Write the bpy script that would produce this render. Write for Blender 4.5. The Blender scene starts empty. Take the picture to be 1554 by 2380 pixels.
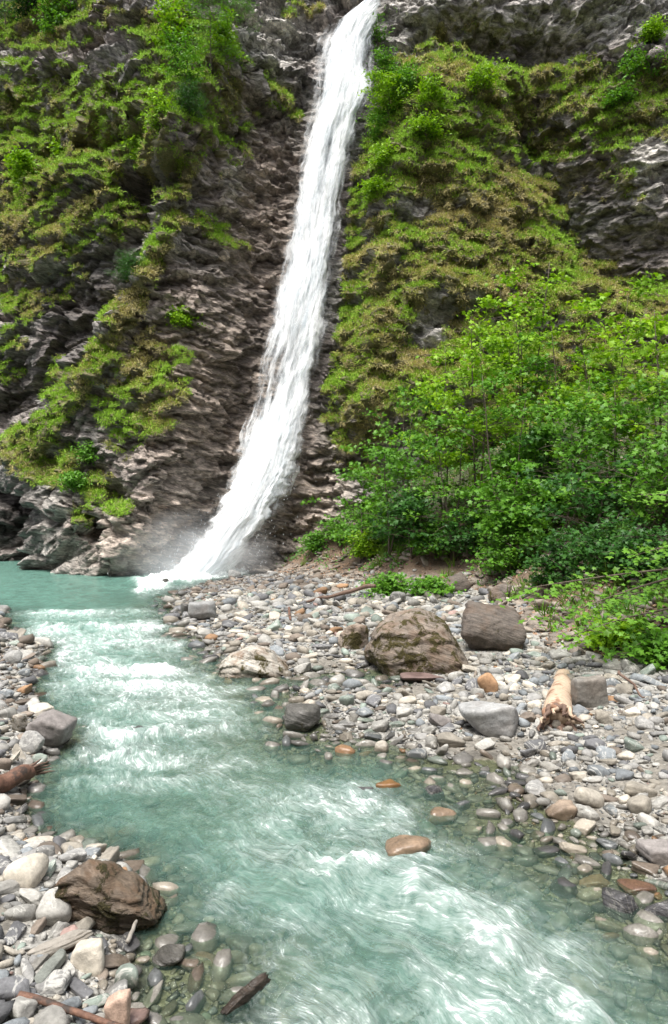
import bpy, math, random
import numpy as np
from math import radians as R, pi
from mathutils import Vector, Matrix, Euler

# ------------------------------------------------------------------ camera, sky, sun, exposure
SC = bpy.context.scene
COL = SC.collection
CAMH = 2.5
cam_d = bpy.data.cameras.new('camera')
cam_d.sensor_fit = 'HORIZONTAL'; cam_d.sensor_width = 24.0; cam_d.lens = 24.0
cam_d.clip_start = 0.1; cam_d.clip_end = 500
cam = bpy.data.objects.new('camera', cam_d); COL.objects.link(cam)
cam.location = (0, 0, CAMH); cam.rotation_euler = (R(90), 0, 0)
SC.camera = cam

SUN_EL, SUN_AZ = 68.0, 208.0          # azimuth measured clockwise from +Y (the view direction)
world = bpy.data.worlds.new('World'); SC.world = world; world.use_nodes = True
wn = world.node_tree; wn.nodes.clear()
wo = wn.nodes.new('ShaderNodeOutputWorld'); wb = wn.nodes.new('ShaderNodeBackground')
ws = wn.nodes.new('ShaderNodeTexSky'); ws.sky_type = 'NISHITA'; ws.sun_disc = False
ws.sun_elevation = R(SUN_EL); ws.sun_rotation = R(SUN_AZ)
ws.air_density = 1.0; ws.dust_density = 4.0; ws.ozone_density = 1.0
wh = wn.nodes.new('ShaderNodeHueSaturation'); wh.inputs['Saturation'].default_value = 0.35
wn.links.new(ws.outputs[0], wh.inputs['Color']); wn.links.new(wh.outputs[0], wb.inputs['Color'])
wb.inputs['Strength'].default_value = 0.105
wn.links.new(wb.outputs[0], wo.inputs['Surface'])
sd = bpy.data.lights.new('sun', 'SUN'); sd.energy = 2.6; sd.angle = R(24); sd.color = (1, .97, .92)
sun = bpy.data.objects.new('sun', sd); COL.objects.link(sun)
_a = R(SUN_AZ); _e = R(SUN_EL)
_dir = Vector((math.sin(_a) * math.cos(_e), math.cos(_a) * math.cos(_e), math.sin(_e)))
sun.rotation_euler = _dir.to_track_quat('Z', 'Y').to_euler()
SC.view_settings.view_transform = 'Standard'; SC.view_settings.look = 'None'
SC.view_settings.exposure = 1.05; SC.view_settings.gamma = 1.0
SC.cycles.max_bounces = 8; SC.cycles.transparent_max_bounces = 24
SC.cycles.diffuse_bounces = 3; SC.cycles.glossy_bounces = 3
SC.cycles.use_denoising = True; SC.cycles.volume_bounces = 2

rng = np.random.default_rng(7)
pyr = random.Random(11)

# ------------------------------------------------------------------ noise
_G = np.random.default_rng(3).normal(size=(256, 3)); _G /= np.linalg.norm(_G, axis=1)[:, None]
def _h(x, y, z):
    h = (x * 374761393 + y * 668265263 + z * 1274126177) & 0x7fffffff
    h = ((h ^ (h >> 13)) * 1103515245) & 0x7fffffff
    return (h ^ (h >> 16)) & 255
def perlin(x, y, z=0.0, s=0):
    x, y, z = np.broadcast_arrays(np.asarray(x, float), np.asarray(y, float), np.asarray(z, float) + s * 17.31)
    xi, yi, zi = np.floor(x).astype(np.int64), np.floor(y).astype(np.int64), np.floor(z).astype(np.int64)
    xf, yf, zf = x - xi, y - yi, z - zi
    u, v, w = [t * t * t * (t * (t * 6 - 15) + 10) for t in (xf, yf, zf)]
    r = 0
    for a in (0, 1):
        for b in (0, 1):
            for c in (0, 1):
                g = _G[_h(xi + a, yi + b, zi + c)]
                d = g[..., 0] * (xf - a) + g[..., 1] * (yf - b) + g[..., 2] * (zf - c)
                r = r + d * (u if a else 1 - u) * (v if b else 1 - v) * (w if c else 1 - w)
    return r * 1.5
def fbm(x, y, z=0.0, o=4, s=0, g=.5):
    t = 0; a = 1; f = 1
    for i in range(o):
        t = t + a * perlin(np.asarray(x) * f, np.asarray(y) * f, np.asarray(z) * f, s + i); a *= g; f *= 2.03
    return t
def ridged(x, y, z=0.0, o=3, s=0):
    t = 0; a = 1; f = 1
    for i in range(o):
        t = t + a * (1 - 2 * np.abs(perlin(np.asarray(x) * f, np.asarray(y) * f, np.asarray(z) * f, s + i))); a *= .5; f *= 2.1
    return t / 1.75
def worley(x, y, s=0):
    xi, yi = np.floor(x).astype(np.int64), np.floor(y).astype(np.int64)
    d1 = np.full(x.shape, 9.0); idc = np.zeros(x.shape, np.int64)
    for a in (-1, 0, 1):
        for b in (-1, 0, 1):
            cx, cy = xi + a, yi + b
            h1 = _h(cx, cy, np.full_like(cx, 11 + s)); h2 = _h(cx, cy, np.full_like(cx, 57 + s))
            d = np.hypot(cx + .1 + .8 * h1 / 255 - x, cy + .1 + .8 * h2 / 255 - y)
            m = d < d1; d1 = np.where(m, d, d1); idc = np.where(m, h1, idc)
    return d1, idc / 255
def facets(x, y, s=0, tilt=.6, step=.5):
    """broken-rock relief: every cell a tilted plane with its own height"""
    xi, yi = np.floor(x).astype(np.int64), np.floor(y).astype(np.int64)
    d1 = np.full(x.shape, 9.0); out = np.zeros(x.shape)
    for a in (-1, 0, 1):
        for b in (-1, 0, 1):
            cx, cy = xi + a, yi + b
            h = [_h(cx, cy, np.full_like(cx, k + s)) / 255 for k in (11, 57, 91, 133, 177)]
            ex, ey = x - cx - .1 - .8 * h[0], y - cy - .1 - .8 * h[1]
            d = np.hypot(ex, ey); m = d < d1; d1 = np.where(m, d, d1)
            out = np.where(m, tilt * ((h[2] - .5) * ex * 2 - (.15 + .85 * h[3]) * ey) + step * (h[4] - .5), out)
    return out
def sstep(a, b, x):
    t = np.clip((np.asarray(x, float) - a) / (b - a), 0, 1); return t * t * (3 - 2 * t)

# ------------------------------------------------------------------ measured layout -> metres
F = 1554.0; CX = 777.0; CY = 1190.0
def proj(X, Y, Z): return CX + F * X / Y, CY - F * (Z - CAMH) / Y
def onwater(x, y, z=0.0):
    Y = F * (CAMH - z) / (y - CY); return ((x - CX) / F * Y, Y)
def interp(x, tab):
    t = np.array(tab, float); return np.interp(x, t[:, 0], t[:, 1])
def seg_dist(px, py, pts, vals=None):
    """distance to a polyline; also the value interpolated along it"""
    best = np.full(np.shape(px), 1e9); bv = np.zeros(np.shape(px))
    for i in range(len(pts) - 1):
        ax, ay = pts[i][:2]; bx, by = pts[i + 1][:2]
        dx, dy = bx - ax, by - ay; L = dx * dx + dy * dy + 1e-12
        t = np.clip(((px - ax) * dx + (py - ay) * dy) / L, 0, 1)
        d = np.hypot(px - ax - t * dx, py - ay - t * dy)
        m = d < best; best = np.where(m, d, best)
        if vals is not None: bv = np.where(m, vals[i] + t * (vals[i + 1] - vals[i]), bv)
    return (best, bv) if vals is not None else best
def inside(px, py, poly):
    r = np.zeros(np.shape(px), bool); n = len(poly)
    for i in range(n):
        ax, ay = poly[i]; bx, by = poly[(i + 1) % n]
        if ay == by: continue
        c = ((ay > py) != (by > py)) & (px < (bx - ax) * (py - ay) / (by - ay) + ax)
        r ^= c
    return r

# ------------------------------------------------------------------ mesh and object helpers
def mesh(name, V, Fc, mat=None, smooth=True, attrs=None, mats=None, mi=None):
    V = np.asarray(V, np.float32); Fc = np.asarray(Fc, np.int32)
    m = bpy.data.meshes.new(name); k = Fc.shape[1]
    m.vertices.add(len(V)); m.vertices.foreach_set('co', V.ravel())
    m.loops.add(Fc.size); m.loops.foreach_set('vertex_index', Fc.ravel())
    m.polygons.add(len(Fc)); m.polygons.foreach_set('loop_start', np.arange(0, Fc.size, k, dtype=np.int32))
    m.polygons.foreach_set('loop_total', np.full(len(Fc), k, np.int32))
    if mi is not None: m.polygons.foreach_set('material_index', np.asarray(mi, np.int32))
    m.polygons.foreach_set('use_smooth', np.full(len(Fc), smooth))
    for mt in (mats or ([mat] if mat else [])): m.materials.append(mt)
    for n, a in (attrs or {}).items():
        a = np.asarray(a, np.float32)
        if a.ndim == 1:
            t = m.attributes.new(n, 'FLOAT', 'POINT'); t.data.foreach_set('value', a)
        elif a.shape[1] == 2:
            b = np.zeros((len(a), 3), np.float32); b[:, :2] = a
            t = m.attributes.new(n, 'FLOAT_VECTOR', 'POINT'); t.data.foreach_set('vector', b.ravel())
        else:
            b = np.ones((len(a), 4), np.float32); b[:, :3] = a[:, :3]
            t = m.attributes.new(n, 'FLOAT_COLOR', 'POINT'); t.data.foreach_set('color', b.ravel())
    m.update(calc_edges=True)
    return m
def link(name, data, parent=None, loc=None):
    o = bpy.data.objects.new(name, data); COL.objects.link(o)
    if parent: o.parent = parent
    if loc is not None: o.location = loc
    return o
def tag(o, label=None, cat=None, group=None, kind=None):
    if label: o['label'] = label
    if cat: o['category'] = cat
    if group: o['group'] = group
    if kind: o['kind'] = kind
    return o
def grid_faces(nr, nc):
    i = np.arange(nr - 1)[:, None] * nc + np.arange(nc - 1)[None, :]
    return np.stack([i, i + 1, i + nc + 1, i + nc], -1).reshape(-1, 4)
def tube(pts, rad, n=7):
    pts = np.asarray(pts, float); rad = np.asarray(rad, float); V = []; Fc = []
    T = np.gradient(pts, axis=0); T /= np.linalg.norm(T, axis=1)[:, None] + 1e-9
    up = np.array([.13, .27, .95]); 
    for p, t, r in zip(pts, T, rad):
        a = np.cross(t, up if abs(t @ up) < .95 else np.array([1., 0, 0])); a /= np.linalg.norm(a); b = np.cross(t, a)
        th = np.arange(n) * 2 * pi / n
        V.append(p + r * (np.cos(th)[:, None] * a + np.sin(th)[:, None] * b))
    V = np.concatenate(V)
    for i in range(len(pts) - 1):
        for j in range(n):
            Fc.append((i * n + j, i * n + (j + 1) % n, (i + 1) * n + (j + 1) % n, (i + 1) * n + j))
    V = np.vstack([V, pts[0], pts[-1]]); k = len(V)
    for j in range(n):
        Fc.append(((j + 1) % n, j, k - 2, k - 2)); q = (len(pts) - 1) * n
        Fc.append((q + j, q + (j + 1) % n, k - 1, k - 1))
    return V, np.array(Fc)
def merge(parts):
    V = []; Fc = []; o = 0
    for v, f in parts: V.append(v); Fc.append(f + o); o += len(v)
    return np.concatenate(V), np.concatenate(Fc)

# ------------------------------------------------------------------ materials
class NT:
    def __init__(s, name):
        s.m = bpy.data.materials.new(name); s.m.use_nodes = True; s.t = s.m.node_tree; s.t.nodes.clear()
        s.out = s.t.nodes.new('ShaderNodeOutputMaterial')
    def n(s, typ, **kw):
        nd = s.t.nodes.new('ShaderNode' + typ); ins = kw.pop('ins', {})
        for k, v in kw.items(): setattr(nd, k, v)
        for k, v in ins.items():
            if hasattr(v, 'links') or isinstance(v, bpy.types.NodeSocket): s.t.links.new(v, nd.inputs[k])
            else: nd.inputs[k].default_value = v
        return nd
    def attr(s, name): return s.n('Attribute', attribute_name=name)
    def noise(s, vec, scale, detail=4, rough=.55, dist=0.0):
        return s.n('TexNoise', ins={'Vector': vec, 'Scale': scale, 'Detail': detail, 'Roughness': rough, 'Distortion': dist}).outputs['Fac']
    def mapr(s, v, a, b, c=0.0, d=1.0):
        return s.n('MapRange', ins={0: v, 1: a, 2: b, 3: c, 4: d}).outputs[0]
    def math(s, op, a, b=0.0, c=0.0):
        nd = s.t.nodes.new('ShaderNodeMath'); nd.operation = op
        for i, v in enumerate((a, b, c)):
            if isinstance(v, bpy.types.NodeSocket): s.t.links.new(v, nd.inputs[i])
            else: nd.inputs[i].default_value = v
        return nd.outputs[0]
    def mix(s, f, a, b, blend='MIX'):
        nd = s.t.nodes.new('ShaderNodeMix'); nd.data_type = 'RGBA'; nd.blend_type = blend
        for i, v in ((0, f), (6, a), (7, b)):
            if isinstance(v, bpy.types.NodeSocket): s.t.links.new(v, nd.inputs[i])
            else: nd.inputs[i].default_value = v if not isinstance(v, tuple) or len(v) == 4 else (*v, 1)
        return nd.outputs[2]
    def mapping(s, vec, scale=(1, 1, 1), rot=(0, 0, 0)):
        return s.n('Mapping', ins={'Vector': vec, 'Scale': scale, 'Rotation': rot}).outputs[0]
    def bump(s, h, st=.5, dist=.05, normal=None):
        ins = {'Height': h, 'Strength': st, 'Distance': dist}
        if normal: ins['Normal'] = normal
        return s.n('Bump', ins=ins).outputs[0]
    def surf(s, sh): s.t.links.new(sh, s.out.inputs['Surface']); return s.m
def princ(t, **k):
    return t.n('BsdfPrincipled', ins=k).outputs[0]

def mat_cliff():
    t = NT('schist_rock'); P = t.n('NewGeometry').outputs['Position']
    col = t.attr('col').outputs['Color']; g = t.attr('grass').outputs['Fac']
    mp = t.mapping(t.mapping(P, rot=(0, R(-13), 0)), scale=(1.0, 1.0, 4.0))
    n1 = t.noise(mp, 1.6, 6, .65, .6); n2 = t.noise(mp, 7.0, 5, .7); n3 = t.noise(P, 1.3, 4); n4 = t.noise(P, 14, 3)
    hs = []
    v = t.mapr(n1, .3, .7, .42, 1.65); c = t.mix(1.0, col, t.n('CombineColor', ins={0: v, 1: v, 2: v}).outputs[0], 'MULTIPLY')
    v2 = t.mapr(n2, .3, .72, .5, 1.6); c = t.mix(1.0, c, t.n('CombineColor', ins={0: v2, 1: v2, 2: v2}).outputs[0], 'MULTIPLY')
    for sc_, k_ in ((1.3, .75), (3.4, .85)):
        vo = t.n('TexVoronoi', ins={'Vector': t.n('VectorMath', operation='MULTIPLY_ADD', ins={0: t.n('TexNoise', ins={'Vector': P, 'Scale': 2.0, 'Detail': 3.0}).outputs['Color'], 1: (.5, .5, .9), 2: mp}).outputs[0], 'Scale': sc_, 'Randomness': 1.0})
        r_ = t.n('SeparateColor', ins={0: vo.outputs['Color']}).outputs
        v3 = t.mapr(r_[0], 0, 1, 1 - .42 * k_, 1 + .5 * k_); c = t.mix(1.0, c, t.n('CombineColor', ins={0: v3, 1: v3, 2: v3}).outputs[0], 'MULTIPLY')
        hs.append((r_[1], .10 / sc_, vo.outputs['Distance']))
    c = t.mix(t.mapr(n3, .52, .72, 0, .5), c, t.mix(.5, c, (.16, .13, .10)))
    moss = t.mix(t.mapr(n4, .35, .65), (.07, .09, .022), (.17, .17, .065))
    moss = t.mix(t.mapr(n2, .35, .65), moss, (.24, .20, .10))
    gm = t.mapr(t.math('ADD', g, t.math('MULTIPLY', t.math('SUBTRACT', n4, .5), .9)), .35, .6)
    c = t.mix(gm, c, moss)
    b = t.bump(n1, .7, .22); b = t.bump(n2, .85, .07, b); b = t.bump(n4, .5, .04, b)
    for h_, d_, e_ in hs: b = t.bump(t.math('ADD', h_, t.math('MULTIPLY', e_, -.8)), .8, d_, b)
    ro = t.mapr(n2, .3, .7, .4, .8)
    return t.surf(princ(t, **{'Base Color': c, 'Roughness': ro, 'Normal': b, 'Specular IOR Level': .45}))
def mat_ground():
    t = NT('gravel_and_soil'); P = t.n('NewGeometry').outputs['Position']
    col = t.attr('col').outputs['Color']
    n1 = t.noise(P, 40, 4, .7); n2 = t.noise(P, 3.0, 4)
    vo = t.n('TexVoronoi', ins={'Vector': P, 'Scale': 26.0}); vc = t.n('TexVoronoi', ins={'Vector': P, 'Scale': 26.0})
    rgb = t.n('SeparateColor', ins={0: vo.outputs['Color']}).outputs[0]
    v = t.mapr(rgb, 0, 1, .55, 1.5); c = t.mix(1.0, col, t.n('CombineColor', ins={0: v, 1: v, 2: v}).outputs[0], 'MULTIPLY')
    v2 = t.mapr(n1, .3, .7, .6, 1.35); c = t.mix(1.0, c, t.n('CombineColor', ins={0: v2, 1: v2, 2: v2}).outputs[0], 'MULTIPLY')
    gr = t.attr('gravel').outputs['Fac']; c = t.mix(gr, t.mix(t.mapr(n2, .4, .6, .3, .6), col, c), c)
    hh = t.math('MULTIPLY', t.math('SUBTRACT', 1.0, vo.outputs['Distance']), gr)
    b = t.bump(hh, .8, .03); b = t.bump(n1, .35, .015, b)
    wet = t.attr('wet').outputs['Fac']
    return t.surf(princ(t, **{'Base Color': c, 'Roughness': t.mapr(wet, 0, 1, .85, .3), 'Normal': b}))
def mat_attr(name, rough=.6, trans=0.0, spec=.3):
    t = NT(name); c = t.attr('col').outputs['Color']
    if trans:
        d = princ(t, **{'Base Color': c, 'Roughness': rough, 'Specular IOR Level': spec})
        tr = t.n('BsdfTranslucent', ins={'Color': t.mix(1.0, c, (1.0, 1.0, .45, 1), 'MULTIPLY')}).outputs[0]
        return t.surf(t.n('MixShader', ins={0: trans, 1: d, 2: tr}).outputs[0])
    return t.surf(princ(t, **{'Base Color': c, 'Roughness': rough, 'Specular IOR Level': spec}))
def mat_bark(name='bark', a=(.07, .05, .035), b=(.16, .13, .10)):
    t = NT(name); P = t.n('TexCoord').outputs['Object']
    n = t.noise(t.mapping(P, scale=(9, 9, 2)), 3, 4, .6)
    return t.surf(princ(t, **{'Base Color': t.mix(t.mapr(n, .3, .7), a, b), 'Roughness': .85, 'Normal': t.bump(n, .8, .02)}))
M_CLIFF = mat_cliff(); M_GROUND = mat_ground()
M_GRASS = mat_attr('grass_blades', .7, .25, .15); M_LEAF = mat_attr('fresh_leaves', .5, .35, .35)
M_BARK = mat_bark()

# ================================================================== CLIFF
# waterfall path: y, left edge, right edge as measured
FALL = [(-60, 905, 925), (0, 862, 884), (25, 820, 880), (50, 785, 877), (100, 746, 872), (200, 733, 866), (250, 722, 856), (300, 716, 836), (400, 698, 806),
        (500, 684, 792), (600, 664, 783), (700, 637, 770), (800, 616, 757), (900, 592, 732), (1000, 570, 712), (1100, 538, 694),
        (1200, 500, 650), (1250, 474, 606), (1300, 432, 582), (1335, 375, 562), (1400, 320, 540)]
def fall_edges(yd): return interp(yd, [(a, b) for a, b, c in FALL]), interp(yd, [(a, c) for a, b, c in FALL])
YB = [(-24, 37), (-16.2, 32.6), (-13, 29.5), (-10.3, 26.9), (-7.4, 26.0), (-5.5, 26.6), (-4.2, 27.3), (-3.0, 28.0), (-1, 28.4), (2, 28.2), (6, 27.5), (12, 26.5), (24, 25)]
def fallY(Z): return 27.6 + 0.2 * np.maximum(Z, -1)
XS = np.arange(-24, 24.01, .055); ZS = np.arange(-1.6, 39.0, .052)
gX, gZ = np.meshgrid(XS, ZS)
def cliff_depth(X, Z):
    Y0 = interp(X, YB) + .20 * Z
    xd, yd = proj(X, Y0, Z)
    D = np.zeros_like(X)
    def stroke(pts, wid, amp, pw=2):
        nonlocal D
        d = seg_dist(xd, yd, pts); D = D + amp * np.exp(-(d / wid) ** pw)
    wx = 18 * fbm(X * .35, Z * .35, o=3, s=40); wy = 18 * fbm(X * .35, Z * .35, o=3, s=45)
    xd = xd + wx; yd = yd + wy
    # ridges (towards the viewer) and recesses
    stroke([(570, 150), (470, 300), (400, 540), (300, 760), (210, 900), (60, 1040)], 58, -1.7)
    stroke([(480, 330), (540, 560), (520, 800), (430, 1000), (330, 1200)], 110, -1.1)
    stroke([(350, 400), (330, 560), (230, 680), (130, 880), (20, 960)], 50, 2.1)
    stroke([(420, 330), (440, 400)], 50, -.9)
    stroke([(300, 430), (410, 450)], 38, 1.5)
    stroke([(130, 350), (300, 330)], 30, .9)
    stroke([(0, 560), (110, 560), (180, 470)], 60, -.9)
    stroke([(0, 760), (60, 800)], 50, -.7)
    stroke([(150, 820), (140, 900)], 35, -1.0)
    stroke([(-60, 1130), (30, 1180), (30, 1290)], 42, 2.6)
    stroke([(90, 1150), (140, 1210)], 55, -.7)
    stroke([(180, 1230), (330, 1290)], 70, -.6)
    stroke([(200, 1190), (240, 1230)], 22, 1.3)
    stroke([(600, 60), (680, 130), (640, 200)], 60, -.8)
    stroke([(330, 60), (220, 130)], 45, 1.0)
    stroke([(0, 200), (200, 190), (350, 190)], 55, -.9)
    # right buttress
    stroke([(1000, 300), (1000, 600), (960, 900)], 190, -1.9, 3)
    stroke([(900, 420), (860, 700), (830, 950)], 60, -1.0)
    stroke([(1240, 300), (1340, 450), (1400, 560), (1500, 640)], 85, 2.0)
    stroke([(1420, 120), (1500, 200), (1554, 280)], 110, -1.4)
    stroke([(1540, 400), (1554, 480)], 60, -1.2)
    stroke([(900, 30), (1100, 30), (1300, 40), (1554, 20)], 45, -.9)
    stroke([(1000, 110), (1100, 125), (1210, 150), (1300, 120)], 36, 1.9)
    stroke([(1060, 770), (960, 800)], 30, .9)
    stroke([(1010, 790), (1060, 805)], 13, .9)
    stroke([(940, 500), (1010, 520)], 40, .35)
    stroke([(1250, 230), (1100, 260), (1000, 300)], 60, -.8)
    return Y0 + D, xd - wx, yd - wy
gY, nxd, nyd = cliff_depth(gX, gZ)
side = sstep(760, 860, nxd - (600 - nyd) * .12)      # 0 on the left wall, 1 on the right buttress
# large and medium relief
gY += -.75 * fbm(gX * .28, gZ * .3, o=3, s=1)
th = R(13); U = gX * np.cos(th) - gZ * np.sin(th); Vv = gZ * np.cos(th) + gX * np.sin(th)
REL = 0
w1 = fbm(U * .22, Vv * .3, o=3, s=5)
def ledge(v, sharp=.86):
    f = v - np.floor(v); return np.where(f < sharp, 1 - f / sharp, (f - sharp) / (1 - sharp))
wall = sstep(210, 70, np.abs(nxd - (640 - .18 * (nyd - 500)) + 75)) * sstep(230, 420, nyd) * (1 - side)   # smooth brown wall next to the fall
FY = fallY(gZ); fx, fyd = proj(gX, FY, gZ); fl, fr = fall_edges(fyd)
tt = np.abs(fx - (fl + fr) / 2) / ((fr - fl) / 2 + 12)
tm = (np.abs(fx - (fl + fr) / 2) - (fr - fl) / 2) / 56      # metres from the water's edge
wch = sstep(2.6, .1, tm)
gY = gY * (1 - wch) + (FY + .35) * wch
mac = gY.copy()
for _ in range(14):
    mac[1:-1, 1:-1] = (mac[1:-1, 1:-1] + mac[:-2, 1:-1] + mac[2:, 1:-1] + mac[1:-1, :-2] + mac[1:-1, 2:]) / 5
mdx = np.gradient(mac, axis=1) / .055; mdz = np.gradient(mac, axis=0) / .052
ks = np.sqrt(1 + mdx ** 2); S = np.cumsum(ks, axis=1) * .055; S = S - S[:, S.shape[1] // 2][:, None]
for _ in range(30): S[1:-1] = (S[:-2] + S[2:]) / 2
U = S * np.cos(th) - gZ * np.sin(th); Vv = gZ * np.cos(th) + S * np.sin(th) * .8
MN = np.stack([mdx, -np.ones_like(gY), mdz], -1); MN /= np.linalg.norm(MN, axis=-1)[..., None]
l1 = ledge(Vv * .40 + .55 * w1 + .25 * perlin(U * .5, Vv * .5, s=8)); l2 = ledge(Vv * 1.25 + .55 * w1 + .5 * perlin(U * .35, Vv * .9, s=9), .8)
amp = (1 - .45 * side) * (1 - .75 * sstep(.8, 0, tm)); ampS = 1 - .6 * sstep(.5, 0, tm)
REL = REL + (.50 * (1 - .7 * wall)) * amp * (l1 - .45) + .05 * amp * (l2 - .4) * (1 + perlin(U * .4, Vv * .4, s=71))
j1 = .22 * fbm(U * 1.1, Vv * 1.3, o=3, s=11); U2 = U + .45 * Vv; V2 = Vv - .25 * U
REL = REL + .55 * facets(U2 * .36 + j1, Vv * .50 + j1, 3, .9, .9) * (1 - .5 * wall) * amp
REL = REL + .40 * facets(U * .75 + j1, V2 * 1.15 + j1, 23, 1.0, .9) * (1 - .3 * side) * ampS
REL = REL + .24 * facets(U2 * 1.7 + 2 * j1, Vv * 3.0 + 2 * j1, 43, 1.0, .9) * ampS
REL = REL + .07 * facets(U * 3.6 + 3 * j1, Vv * 7.5 + 3 * j1, 63, 1.0, .9) * ampS
REL = REL + .02 * ridged(U * 3.0, Vv * 7.0, s=18, o=2)
gX = gX + MN[..., 0] * REL; gY = gY + MN[..., 1] * REL; gZ = gZ + MN[..., 2] * REL * .6
# slope of the face and grass
xd, yd = proj(gX, gY, gZ)
blur = gY.copy()
for _ in range(3):
    blur[1:-1, 1:-1] = (blur[1:-1, 1:-1] + blur[:-2, 1:-1] + blur[2:, 1:-1] + blur[1:-1, :-2] + blur[1:-1, 2:]) / 5
sl = np.gradient(blur, axis=0) / np.maximum(np.gradient(gZ, axis=0), .02)
flat = sstep(.02, .55, sl)                           # tops of ledges
def blob(L):
    m = np.zeros_like(xd)
    for x, y, rx, ry, a in L: m = np.maximum(m, a * np.exp(-(((xd - x) / rx) ** 2 + ((yd - y) / ry) ** 2) ** 1.5)) if a > 0 else m * (1 + a * np.exp(-(((xd - x) / rx) ** 2 + ((yd - y) / ry) ** 2) ** 1.5))
    return m
def strk(L):
    m = np.zeros_like(xd)
    for pts, w, a in L: m = np.maximum(m, a * np.exp(-(seg_dist(xd, yd, pts) / w) ** 3))
    return m
gm = blob([(120, 250, 300, 100, .95), (330, 280, 130, 120, .95), (450, 170, 130, 120, .9), (60, 480, 100, 120, .75), (190, 520, 130, 110, .8), (320, 350, 130, 60, .9),
           (60, 700, 60, 60, .6), (150, 640, 90, 80, .6), (30, 830, 50, 90, .6), (140, 890, 50, 60, .75), (290, 760, 60, 60, .7),
           (80, 1060, 110, 70, .8), (300, 900, 110, 160, .62), (150, 1090, 60, 50, .7), (230, 1120, 60, 60, .6), (190, 1200, 30, 40, .7), (280, 1180, 40, 20, .7),
           (520, 270, 80, 80, .55), (620, 230, 60, 60, .35), (700, 30, 50, 25, .8), (250, 30, 120, 60, .5),
           (1000, 350, 190, 230, 1.0), (1100, 250, 280, 130, 1.0), (1450, 230, 200, 110, 1.0), (960, 700, 160, 260, .95), (1150, 520, 190, 170, .9), (1060, 100, 120, 90, .85),
           (850, 900, 90, 200, .95), (1200, 650, 200, 100, .8), (1330, 620, 160, 70, .55), (1500, 690, 100, 40, .7), (1290, 330, 80, 60, .8),
           (1300, 700, 260, 160, .6), (1300, 1000, 400, 300, .6), (1400, 420, 130, 120, .62), (1330, 470, 90, 130, .65)])
gm = np.maximum(gm, strk([([(560, 200), (450, 380), (390, 530)], 28, .9), ([(390, 530), (470, 520), (570, 575)], 22, 1.0), ([(390, 560), (290, 740), (210, 870), (150, 960), (40, 1030)], 30, 1.0),
                          ([(300, 780), (430, 830)], 18, .8), ([(0, 560), (60, 450), (150, 380)], 40, .8), ([(620, 180), (700, 290)], 14, .7), ([(820, 330), (800, 1000)], 22, .75)]))
for (x, y, rx, ry, a) in [(1190, 110, 150, 50, .95), (970, 495, 50, 38, .8), (990, 770, 50, 55, .85), (930, 60, 60, 70, .85), (1380, 480, 90, 90, .5), (1510, 390, 45, 70, .9),
                          (1470, 540, 80, 50, .7), (1300, 20, 260, 40, .9), (1260, 640, 60, 30, .6), (350, 460, 60, 50, .9), (260, 610, 70, 80, .6), (70, 620, 40, 50, .5),
                          (140, 265, 70, 35, .7), (240, 400, 80, 30, .6), (520, 420, 70, 70, .9), (590, 560, 50, 60, .6), (950, 590, 30, 30, .5)]:
    gm *= 1 - a * np.exp(-(((xd - x) / rx) ** 2 + ((yd - y) / ry) ** 2) ** 1.5)
gn = fbm(gX * .9, gZ * 1.1, o=4, s=30)
gm = np.maximum(gm, blob([(250, 330, 300, 170, .85), (120, 480, 130, 140, .65), (60, 620, 90, 90, .6), (250, 520, 110, 60, .7), (460, 240, 130, 110, .9), (330, 930, 120, 120, .62), (100, 60, 160, 60, .7), (380, 60, 100, 80, .6)]))
G = gm * (.82 + .75 * flat) + .38 * gn * (.35 + gm) - .34 + .12 * side + .10 * flat
G *= (1 - sstep(1.25, 1.0, tt)); G = np.where(gZ < .25, 0, G)
G = G + .24 * fbm(gX * 2.6, gZ * 3.2, o=3, s=33) + .00 * (1 - side) + .3 * strk([([(560, 200), (450, 380), (390, 530)], 26, .9), ([(390, 550), (290, 740), (210, 870), (150, 960), (40, 1030)], 26, 1.0)]) + .07 * sstep(520, 300, yd) * (1 - side); G = np.where(gZ < .25, 0, G)
G = sstep(.26, .44, G)
# cushions under the grass
cd, ci = worley(gX * 1.5 + .5 * gn, gZ * 1.7, s=5); cd2, _ = worley(gX * 3.3, gZ * 3.6, s=7)
gY -= G * (.17 * (1 - cd) ** 1.0 * (.5 + ci) + .09 * (1 - cd2) + .10)
xd, yd = proj(gX, gY, gZ)
# rock colour, with painted shade in the recesses
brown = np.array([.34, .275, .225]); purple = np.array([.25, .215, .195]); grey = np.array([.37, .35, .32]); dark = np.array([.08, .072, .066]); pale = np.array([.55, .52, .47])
def L3(w, a, b): return a * (1 - w[..., None]) + b * w[..., None]
rc = L3(sstep(-.3, .4, fbm(gX * .4, gZ * .4, o=3, s=50)), purple[None, None] * np.ones(gX.shape + (3,)), grey * .8)
rc = L3(blob([(600, 500, 130, 300, 1), (480, 900, 200, 300, 1), (420, 1250, 260, 130, 1), (700, 1150, 120, 200, .9)]), rc, brown)
rc = L3(blob([(640, 90, 110, 90, 1.0), (930, 80, 90, 110, .8), (1300, 30, 260, 70, .7), (1510, 390, 60, 110, 1.0), (1000, 770, 60, 60, .8), (970, 500, 60, 40, .6)]), rc, grey * 1.1)
rc = L3(.75 * blob([(640, 60, 50, 50, 1.0), (1510, 380, 50, 60, 1.0), (1000, 760, 45, 50, .9), (540, 420, 30, 60, .7), (300, 600, 50, 40, .5)]), rc, pale)
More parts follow.
